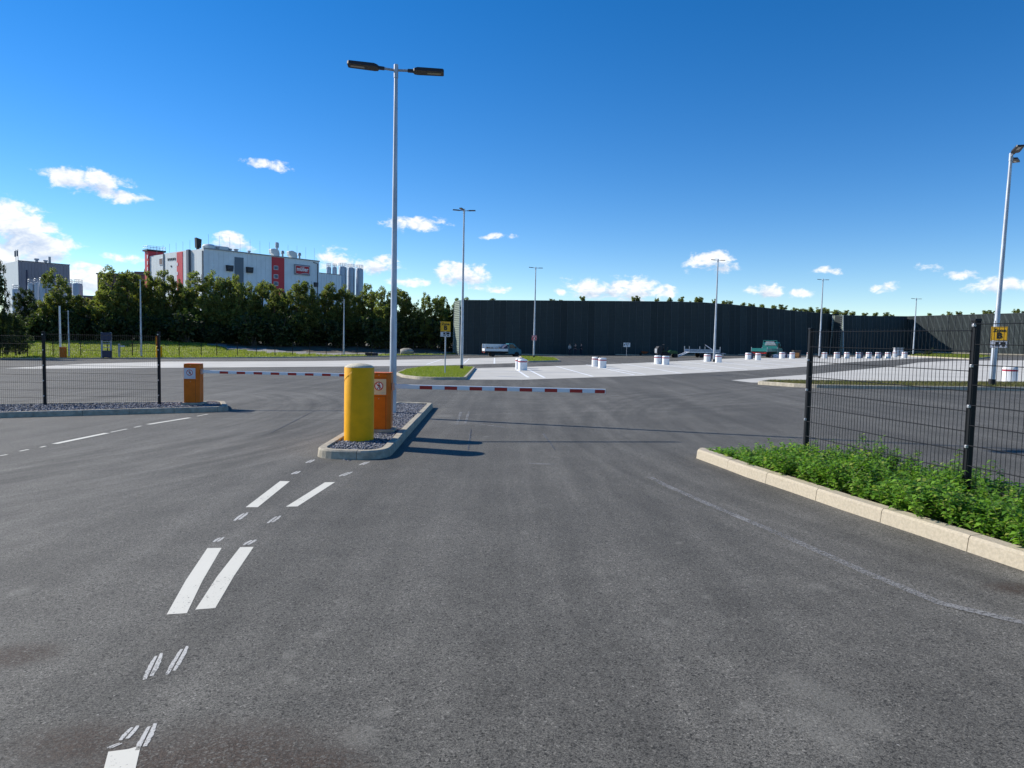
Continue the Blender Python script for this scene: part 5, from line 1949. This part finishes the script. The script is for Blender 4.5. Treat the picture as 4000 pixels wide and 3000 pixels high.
for s in (-1, 1):
    MB().box((s * 8.6 * kx, -.26, 16 * kx), (16.4 * kx, .02, 29 * kx - .1)).build('door', M['plate'], cb, bevel=.006)
    MB().box((s * 1.5 * kx, -.28, 16 * kx), (.04, .03, .2)).build('handle', M['black'], cb)
MB().box((0, 0, 32 * kx), (37 * kx, .6, .06)).build('roof', M['galv'], cb)
# felled branch at the lit wall
P = gp(3663, 1389, .1)
br = thing('fallen_branch', 'dark fallen branch lying on the grass at the foot of the sunlit wall', 'branch', P + Vector((0, 2, 0)))
w = MB()
w.tube([(-.9, 0, .15), (0, 0, .35), (.7, .1, .9)], [.08, .1, .05], 6)
for k in range(9):
    a = k * .7
    w.tube([(-.5 + k * .15, 0, .25 + .07 * k), (-.4 + k * .17 + .3 * math.cos(a), .3 * math.sin(a), .3 + .09 * k + .2 * math.sin(a * 2))], [.03, .01], 4)
w.build('limbs', M['bark'], br)
V, F = leaf_cloud([(-.4, 0, .25), (.1, 0, .4), (.6, .1, .85)], [.35, .35, .22], 350, .07, 5)
raw_mesh('leaves', V, F, M['leaf_dark'], br)


# ------------------------------------------------------------------ people in the shade of the wall
def skin_mesh(name, mat, parent, joints, edges, rad, sub=2):
    me = bpy.data.meshes.new(name)
    me.from_pydata(joints, edges, [])
    o = bpy.data.objects.new(name, me)
    COL.objects.link(o)
    if parent:
        o.parent = parent
    me.materials.append(mat)
    o.modifiers.new('skin', 'SKIN').use_smooth_shade = True
    for i, r in enumerate(rad):
        me.skin_vertices[0].data[i].radius = (r, r * .85) if not isinstance(r, tuple) else r
    me.skin_vertices[0].data[0].use_root = True
    s = o.modifiers.new('sub', 'SUBSURF')
    s.levels = s.render_levels = sub
    return o


def person(label, P, rz, top_mat, pose):
    t = thing('person', label, 'person', P, rz, group='people standing before the wall')
    al, ar, lf, rf = pose
    J = [(0, 0, .98), (0, 0, 1.18), (0, 0, 1.40), (0, 0, 1.52), (0, -.015, 1.60), (0, -.02, 1.70),
         (-.18, 0, 1.42), (-.24, al[0], 1.15), (-.22, al[1], .92), (-.21, al[1] - .02, .84),
         (.18, 0, 1.42), (.24, ar[0], 1.15), (.22, ar[1], .92), (.21, ar[1] - .02, .84),
         (-.1, 0, .92), (-.11, lf[0], .5), (-.11, lf[1], .08), (-.11, lf[1] - .17, .04),
         (.1, 0, .92), (.11, rf[0], .5), (.11, rf[1], .08), (.11, rf[1] - .17, .04)]
    E_ = [(0, 1), (1, 2), (2, 3), (3, 4), (4, 5), (2, 6), (6, 7), (7, 8), (8, 9), (2, 10), (10, 11), (11, 12), (12, 13), (0, 14), (14, 15), (15, 16), (16, 17), (0, 18), (18, 19), (19, 20), (20, 21)]
    R0 = [.13, .12, .13, .052, .085, .09, .06, .045, .035, .035, .06, .045, .035, .035, .085, .06, .04, .035, .085, .06, .04, .035]
    skin_mesh('body', M['skin'], t, J, E_, R0)
    tj = [0, 1, 2, 6, 7, 8, 10, 11, 12]
    mp = {k: i for i, k in enumerate(tj)}
    te = [(0, 1), (1, 2), (2, 6), (6, 7), (7, 8), (2, 10), (10, 11), (11, 12)]
    skin_mesh('jacket', top_mat, t, [J[k] for k in tj], [(mp[a], mp[b]) for a, b in te], [(R0[k] * 1.18) for k in tj])
    lj = [0, 14, 15, 16, 18, 19, 20]
    mp = {k: i for i, k in enumerate(lj)}
    le = [(0, 14), (14, 15), (15, 16), (0, 18), (18, 19), (19, 20)]
    skin_mesh('trousers', M['jeans'], t, [J[k] for k in lj], [(mp[a], mp[b]) for a, b in le], [(R0[k] * 1.2) for k in lj])
    MB().lathe([(.085, -.02), (.098, .03), (.09, .075), (.055, .105), (.005, .112)], 14, (0, .005, 1.70)).build('hair', M['hair'], t, smooth=True)
    return t


for px, lb, mt, rz, pose in ((2225, 'person in a pale top standing leftmost of three before the dark wall', 'shirt', R_(40), ((.02, -.16), (.0, -.02), (-.03, .0), (.03, .05))),
                             (2247, 'person in dark clothes standing in the middle of three before the wall', 'jacket', R_(-20), ((.0, -.03), (.0, -.06), (0, .03), (0, -.02))),
                             (2270, 'person in dark clothes standing rightmost of three before the wall', 'jacket', R_(-60), ((.02, -.2), (.02, -.03), (-.05, -.02), (.04, .08)))):
    person(lb, gp(px, 1389.5), rz, M[mt], pose)


# ------------------------------------------------------------------ factory
def factory():
    D0 = 200.0
    C = at(796, 970, D0)
    zr = C.z
    zb = -6.0
    u = Vector((25, 29, 0)).normalized()
    v = Vector((-u.y, u.x, 0))
    root = thing('factory_hall', 'large silver factory hall with red bands and a red wordmark above the tree row', 'factory', (C.x, C.y, 0), math.atan2(u.y, u.x))
    # local frame: x along the long facade, y along the short one (to the left, away), z up

    def L(px, py):       # on the long facade
        p = hit(px, py, C, u) - C
        return p.dot(u), p.z + C.z

    def S(px, py):       # on the short facade
        p = hit(px, py, C, v) - C
        return p.dot(v), p.z + C.z
    LL = L(1247, 1020)[0]
    zr_end = L(1247, 1021)[1]
    vB, zB = S(737, 976)
    vA, zA = S(641, 992)
    vT, zT = S(584, 1001)
    DEP = vT
    MB().prism([(.15, .15), (LL - .1, .15), (LL - .1, vB), (.15, vB)], zb, zr - .25).build('core', M['clad2'], root)
    MB().prism([(.15, vB), (LL - .1, vB), (LL - .1, vT), (.15, vT)], zb, zB - .3).build('core', M['clad2'], root)
    # long facade: upright cladding panels, skipped where the bands run
    red0, red1 = L(1061, 1040)[0], L(1110, 1040)[0]
    bl0, bl1 = L(916, 1040)[0], L(951, 1040)[0]
    n = 26
    edges = sorted([LL * k / n for k in range(n + 1)])
    for k in range(n):
        a, b = edges[k] + .018, edges[k + 1] - .018
        for z0, z1 in ((zb, 6.0), (6.03, zr)):
            MB().box(((a + b) / 2, .06, (z0 + z1) / 2), (b - a, .12, z1 - z0)).build('cladding_panel', M['clad'], root)
    MB().box(((red0 + red1) / 2, -.06, (zb + zr) / 2 - .1), (red1 - red0, .1, zr - zb - .2)).build('red_band', M['clad_red'], root)
    zt = L(930, 1005)[1]
    MB().box(((bl0 + bl1) / 2, -.04, (zb + zt) / 2), (bl1 - bl0, .1, zt - zb)).build('glazed_band', M['clad_blue'], root)
    for py in (1046, 1080, 1108):
        x, z = L(1077, py)
        wn = MB().box((x, -.14, z), (1.5, .1, 1.25)).build('window', M['plate'], root)
        MB().box((x, -.2, z), (1.2, .04, .95)).build('pane', M['clad_blue'], wn)
    for px, py, w_, h_ in ((895, 1048, 2.1, 1.7), (973, 1055, 2.1, 1.7), (1232, 1112, 1.3, 1.4)):
        x, z = L(px, py)
        lv = MB().profile([(x - w_ / 2, z + h_ / 2), (x + w_ / 2, z + h_ / 2), (x + w_ / 2 * .85, z - h_ / 2), (x - w_ / 2 * .85, z - h_ / 2)], -.75, -.002).build('louvre_box', M['black'], root)
        for k in range(4):
            MB().box((x, -.77, z - h_ / 2 + h_ * (k + .5) / 4), (w_ * .8, .04, .1)).build('slat', M['duct'], lv)
    MB().box((LL / 2, -.05, zr + .08), (LL + .2, .5, .3)).build('parapet', M['roofcap'], root)
    for px in (1240,):
        x, z = L(px, 1040)
        MB().tube([(x, -.12, zb), (x, -.12, zr - .8), (x - 1.6, -.1, zr - .5)], .16, 6).build('downpipe', M['duct'], root)
    # wordmark board
    x0, zt = L(1148, 1031)
    x1, zb_ = L(1209, 1079)
    zt2 = L(1209, 1037)[1]
    xm, zm = (x0 + x1) / 2, (L(1148, 1072)[1] + zt) / 2
    w_, h_ = x1 - x0, zt - L(1148, 1072)[1]
    bd = MB().box((xm, -.2, zm), (w_, .3, h_)).build('sign_board', M['roofcap'], root)
    MB().box((xm, -.365, zm), (w_ * .95, .04, h_ * .92)).build('sign_face', M['mauve'], bd)
    ew, eh = w_ * .87, h_ * .72
    top = [(xm - ew / 2 + ew * k / 10, zm + eh / 2 + .05 * math.sin(k)) for k in range(11)]
    bot = [(xm + ew / 2 - ew * k / 16, zm - eh / 2 + eh * .10 * math.sin(2 * math.pi * k / 16)) for k in range(17)]
    MB().profile(top + bot, -.43, -.39).build('emblem', M['emblem_red'], bd)
    edge_pts = [(a, -.44, b) for a, b in top + bot]
    MB().tube(edge_pts + [edge_pts[0]], .06, 5).build('emblem_border', M['white'], bd)
    text_obj('m\u00fcller', eh * .74, M['white'], 'lettering', bd, (xm, -.46, zm + eh * .06), FRONT, bold=eh * .022, sx=.92)
    # short facade
    def Sbox(name, mat, pxa, pxb, ytop, ybot, out=.08, parent=root, thick=.12):
        a, zt_ = S(pxa, ytop)
        b, _ = S(pxb, ytop)
        z1 = zt_
        z0 = S(pxa, ybot)[1] if ybot else zb
        return MB().box((-out, (a + b) / 2, (z0 + z1) / 2), (thick, abs(a - b) - .04, z1 - z0)).build(name, mat, parent)
    cuts = [796, 781, 766, 751, 737, 720, 702, 685, 668, 655, 641, 627, 612, 598, 584]
    tops = {0: zr, 1: zr, 2: zr, 3: zr}
    for k in range(len(cuts) - 1):
        a, b = S(cuts[k], 1000)[0], S(cuts[k + 1], 1000)[0]
        ztp = zr if k < 4 else (zB if k < 10 else zT)
        MB().box((.06, (a + b) / 2, (zb + ztp) / 2), (.12, b - a - .05, ztp - zb)).build('cladding_panel', M['clad2'], root)
    Sbox('red_band', M['clad_red'], 714, 691, 983, None, .05)
    Sbox('duct', M['duct'], 745, 736, 975, None, .35, thick=.7)
    Sbox('duct', M['plate'], 733, 729, 984, None, .25, thick=.4)
    for px, y0, y1 in ((640, 991, None), (792, 979, None)):
        Sbox('downpipe', M['duct'], px + 1.5, px - 1.5, y0, y1, .12, thick=.2)
    for k in range(5):
        Sbox('window', M['black'], 659 + k * 6.6, 656 + k * 6.6, 1009 - k * .6, 1018 - k * .6, .09)
    Sbox('window', M['black'], 671, 667.5, 1037, 1043, .09)
    lw = Sbox('louvre_window', M['plate'], 637, 623, 1008, 1034, .1)
    Sbox('window_inset', M['brown'], 635.5, 624.5, 1010, 1032, .13, lw)
    for y0 in (1026, 1062):
        Sbox('window', M['plate'], 697, 693, y0, y0 + 12, .14)
    # stair tower at the far left end
    zt_t = S(584, 981)[1]
    v1 = S(570, 981)[0]
    ln = (hit(641, 990, C + v * vT, u) - (C + v * vT)).dot(u)
    tw = MB().prism([(-.4, vT), (ln, vT), (ln, v1), (-.4, v1)], zb, zt_t).build('stair_tower', M['clad_red'], root)
    MB().prism([(-.9, vT - .5), (ln + .4, vT - .5), (ln + .4, v1 + .5), (-.9, v1 + .5)], zt_t + .02, zt_t + .55).build('tower_roof', M['black'], tw)
    for py in (1003, 1027, 1050):
        p = hit(577, py, C - u * .4, v) - C
        MB().box((-.44, p.dot(v), p.z + C.z), (.08, .55, 1.1)).build('tower_window', M['white'], tw)
    rl = MB()
    for z in (.9, 1.4):
        q = [(-.8, vT - .4), (ln + .3, vT - .4), (ln + .3, v1 + .4), (-.8, v1 + .4)]
        for i in range(4):
            a, b = q[i], q[(i + 1) % 4]
            rl.tube([(a[0], a[1], zt_t + .3 + z), (b[0], b[1], zt_t + .3 + z)], .04, 4)
    for i in range(7):
        rl.tube([(-.8 + (ln + 1.1) * i / 6, vT - .4, zt_t + .5), (-.8 + (ln + 1.1) * i / 6, vT - .4, zt_t + 1.7)], .04, 4)
    rl.build('roof_railing', M['galv'], tw)
    # roof plant
    x, _ = L(815, 972)
    MB().lathe([(1.9, 0), (1.9, 1.0), (1.4, 1.5), (.05, 1.75)], 20, (2.6, 2.3, zr)).build('roof_tank', M['clad2'], root, smooth=True)
    MB().box((6.0, 2.6, zr + .7), (5.0, 2.4, 1.5)).build('roof_unit', M['clad2'], root, bevel=.4)
    for px, hh_, rr in ((858, .8, .35), (908, .75, .35), (930, .8, .5), (981, .75, .35)):
        x, _ = L(px, 985)
        MB().lathe([(rr, 0), (rr, hh_ * .6), (rr * 1.5, hh_ * .7), (rr * 1.5, hh_), (rr * .6, hh_ * 1.15)], 12, (x, 1.2, zr + .15)).build('roof_vent', M['galv_dark'], root, smooth=True)
    x, _ = L(760, 960) if False else (-0.5, 0)
    y0 = S(757, 972)[0]
    MB().box((1.2, y0, zr + .3), (.7, .7, .9)).build('exhaust_base', M['black'], root)
    MB().profile([(.6, zr + .7), (1.9, zr + .7), (2.1, zr + 3.2), (.5, zr + 3.6)], y0 - .6, y0 + .6).build('exhaust_hood', M['black'], root)
    x, _ = L(1092, 1000)
    MB().tube([(x, 1.5, zr), (x, 1.5, zr + 3.0), (x, 1.5, zr + 3.01), (x, 1.5, zr + 4.6)], [.32, .3, .6, .5], 12).build('roof_chimney', M['galv'], root)
    x2, _ = L(1086, 1000)
    for xx, nm in ((x2, 'roof_scoop'), (L(1155, 1005)[0], 'roof_scoop')):
        MB().profile([(xx - 1.9, zr + 1.1), (xx - 2.0, zr + 2.3), (xx - .7, zr + 2.6), (xx + .8, zr + 2.1), (xx + 1.1, zr + .9), (xx + .9, zr + .1), (xx - .6, zr + .1)], .6, 2.2).build(nm, M['clad2'], root, bevel=.2)
    for px in (1112, 1178):
        x, _ = L(px, 1010)
        MB().tube([(x, 1.2, zr), (x, 1.2, zr + 1.3), (x, 1.2, zr + 1.31), (x, 1.2, zr + 2.2)], [.3, .3, .6, .45], 10).build('roof_vent', M['galv_dark'], root)
    for k in range(12):
        MB().tube([(LL * (k + .5) / 12, .4, zr), (LL * (k + .5) / 12, .4, zr + 4.2)], .035, 4).build('lightning_rod', M['galv_dark'], root)
    for k in range(6):
        a = vB + (vT - vB) * (k + .3) / 6
        MB().tube([(1.0, a, zB), (1.0, a, zB + 3.0)], .035, 4).build('lightning_rod', M['galv_dark'], root)
    # low annexe on the right
    xe = L(1335, 1072)[0]
    zan = L(1247, 1066)[1]
    MB().prism([(LL + .02, .3), (xe, .3), (xe, 14), (LL + .02, 14)], zb, zan - .1).build('annexe_core', M['clad2'], root)
    m = 9
    for k in range(m):
        a, b = LL + (xe - LL) * k / m + .03, LL + (xe - LL) * (k + 1) / m - .03
        MB().box(((a + b) / 2, .22, (zb + zan) / 2), (b - a, .12, zan - zb)).build('cladding_panel', M['clad'], root)
    MB().box(((LL + xe) / 2, .2, zan + .05), (xe - LL, .4, .2)).build('parapet', M['roofcap'], root)
    # silos
    for i, (px, wpx, ty, D, lb) in enumerate(((1284, 18, 1044, 262, 'slim silver silo leftmost in the group right of the factory hall'), (1307, 17, 1045, 262, 'slim silver silo second in the group right of the factory hall'),
                                              (1338, 31, 1043, 252, 'wide silver silo third in the group right of the factory hall'), (1371, 29, 1047, 256, 'wide silver silo fourth in the group right of the factory hall'), (1404, 30, 1050, 260, 'wide silver silo rightmost in the group beside the factory hall'))):
        p = at(px, ty, D)
        k = D / FPX
        r = wpx * k / 2
        s = thing('silo', lb, 'silo', (p.x, p.y, zb), group='silver silos beside the factory hall')
        h = p.z - zb
        MB().lathe([(r, 0), (r, h * .97), (r * .8, h), (r * .15, h + .4)], 24).build('shell', M['steel'], s, smooth=True)
        for q in range(1, 6):
            MB().lathe([(r * 1.012, h * (.4 + q * .1)), (r * 1.012, h * (.4 + q * .1) + .12)], 24).build('ring', M['galv_dark'], s, smooth=True)
        rl = MB()
        for q in range(10):
            a = q * .628
            rl.tube([(math.cos(a) * r * .95, math.sin(a) * r * .95, h * .97), (math.cos(a) * r * .95, math.sin(a) * r * .95, h + 1.4)], .05, 4)
        for z in (.7, 1.35):
            rl.tube([(math.cos(a) * r * .95, math.sin(a) * r * .95, h + z) for a in np.linspace(0, 2 * math.pi, 15)], .045, 4)
        rl.build('railing', M['galv'], s)
        if i < 4:
            MB().tube([(r * 1.08, -r * .5, 0), (r * 1.08, -r * .5, h * .99)], r * .14, 8).build('riser_pipe', M['plate'], s, smooth=True)


factory()


def left_works():
    D0 = 265.0
    C = at(70, 1019, D0)
    zb = -9.0
    u = Vector((25, 29, 0)).normalized()
    v = Vector((-u.y, u.x, 0))
    zr = C.z
    root = thing('grey_works_block', 'tall grey windowless works building at the far left behind silos', 'factory', (C.x, C.y, 0), math.atan2(u.y, u.x))
    LL = (hit(272, 1033, C, u) - C).dot(u)
    VV = (hit(12, 1023, C, v) - C).dot(v)
    MB().prism([(.15, .15), (LL - .15, .15), (LL - .15, VV - .15), (.15, VV - .15)], zb, zr - .2).build('core', M['mauve'], root)
    n = 16
    for k in range(n):
        a, b = LL * k / n + .03, LL * (k + 1) / n - .03
        MB().box(((a + b) / 2, .06, (zb + zr) / 2), (b - a, .12, zr - zb)).build('cladding_panel', M['mauve'], root)
    for k in range(5):
        a, b = VV * k / 5 + .03, VV * (k + 1) / 5 - .03
        MB().box((.06, (a + b) / 2, (zb + zr) / 2), (.12, b - a, zr - zb)).build('cladding_panel', M['clad2'], root)
    MB().box((LL / 2, .0, zr + .12), (LL + .2, .4, .3)).build('parapet', M['duct'], root)

    def L(px, py):
        p = hit(px, py, C, u) - C
        return p.dot(u), p.z + C.z
    x0, zt = L(101, 1054)
    x1, zl = L(109, 1140)
    MB().box(((x0 + x1) / 2, -.05, (zt + zl) / 2), (x1 - x0, .1, zt - zl)).build('window_slot', M['navy'], root)
    x0, zt = L(180, 1083)
    x1, zl = L(194, 1092)
    MB().box(((x0 + x1) / 2, -.05, (zt + zl) / 2), (x1 - x0, .1, 2.2)).build('louvre', M['navy'], root)
    for px, hh in ((148, 1.0), (183, .8)):
        x, z = L(px, 1022)
        MB().lathe([(.5, 0), (.5, hh), (.9, hh), (.8, hh * 1.6)], 10, (x, 1.5, zr)).build('roof_vent', M['galv_dark'], root)
    for px in (199, 202.5):
        x, z = L(px, 1025)
        MB().tube([(x, 2, zr), (x, 2, zr + 2.8)], .28, 8).build('flue', M['galv_dark'], root)
    for yy in (2.2, 5.0):
        a = MB().tube([(.6, yy, zr), (.6, yy, zr + 4.6)], .1, 6).build('aerial_mast', M['galv_dark'], root)
        MB().box((.35, yy, zr + 3.0), (.4, .5, 2.2)).build('aerial_panel', M['duct'], a)
    for i, (px, wpx, ty, D, lb) in enumerate(((62, 26, 1130, 215, 'blue-grey silo leftmost in front of the grey works block'), (122, 24, 1107, 225, 'pale silo second from the left before the grey works block'), (146, 22, 1104, 225, 'pale silo third from the left before the grey works block'),
                                              (172, 34, 1102, 215, 'silver silo in the middle before the grey works block'), (205, 34, 1102, 215, 'silver silo half hidden by the lone poplar at the left'), (266, 26, 1106, 222, 'dark silo just right of the lone poplar'), (302, 36, 1108, 220, 'round silo rightmost of the left works group'))):
        p = at(px, ty, D)
        r = wpx * D / FPX / 2
        s = thing('silo', lb, 'silo', (p.x, p.y, zb), group='silos before the grey works block')
        h = p.z - zb
        MB().lathe([(r, 0), (r, h * .975), (r * .85, h), (r * .1, h + .3)], 20).build('shell', M['steel'], s, smooth=True)
        rl = MB()
        for z in (.6, 1.2):
            rl.tube([(math.cos(a) * r * .95, math.sin(a) * r * .95, h + z) for a in np.linspace(0, 2 * math.pi, 13)], .05, 4)
        for q in range(8):
            a = q * .785
            rl.tube([(math.cos(a) * r * .95, math.sin(a) * r * .95, h * .97), (math.cos(a) * r * .95, math.sin(a) * r * .95, h + 1.2)], .05, 4)
        rl.build('railing', M['galv'], s)
        if i in (3, 4, 5):
            MB().tube([(-r * .6, -r * .95, 0), (-r * .6, -r * .95, h)], r * .1, 6).build('riser_pipe', M['plate'], s)
    # brown blocks between the two plants
    for i, (pxa, pxb, ty, D, lb) in enumerate(((325, 392, 1160, 215, 'low brown flat-roofed block between the silos and the tree row'), (380, 566, 1073, 235, 'brown works block mostly hidden behind the trees left of the red tower'))):
        a, b = at(pxa, ty, D), at(pxb, ty, D)
        t = thing('brown_block', lb, 'building', (a.x, a.y, zb))
        wd, h = b.x - a.x, (a.z + b.z) / 2 - zb
        MB().box((wd / 2, 6, h / 2), (wd, 12, h)).build('wall', M['brown'], t)
        MB().box((wd / 2, 6, h + .2), (wd + .6, 12.6, .4)).build('roof_edge', M['duct'], t)
        if i:
            MB().lathe([(.5, 0), (.5, 1.6), (.2, 2.4)], 8, (wd * .95, 2, h + .3)).build('roof_vent', M['duct'], t)
            MB().box((wd * .85, 3, h + .8), (4, 3, 1.0)).build('roof_unit', M['brown'], t)
    # dark trailer parked below the trees
    P = at(275, 1312, 108)
    k = 108 / FPX
    t = thing('box_trailer', 'dark blue lorry trailer glimpsed between the trees above the grass bank', 'trailer', P)
    MB().box((0, 0, 26 * k), (66 * k, 2.4, 42 * k)).build('box_body', M['navy'], t, bevel=.03)
    MB().box((0, 0, 48 * k), (68 * k, 2.5, .12)).build('roof', M['plate'], t)
    MB().box((31 * k, -1.22, 26 * k), (.18, .05, 40 * k)).build('corner_post', M['plate'], t)
    for x in (-.6, .6):
        for s in (-1, 1):
            wheel(t, x, s * 1.0, .45, .3)


left_works()
for o in bpy.data.objects:
    if o.parent is None and o.location.z < -400:
        for ch in list(o.children_recursive):
            bpy.data.objects.remove(ch)
        bpy.data.objects.remove(o)
print('objects', len(bpy.data.objects), 'tris', sum(len(p.vertices) - 2 for m in bpy.data.meshes for p in m.polygons))
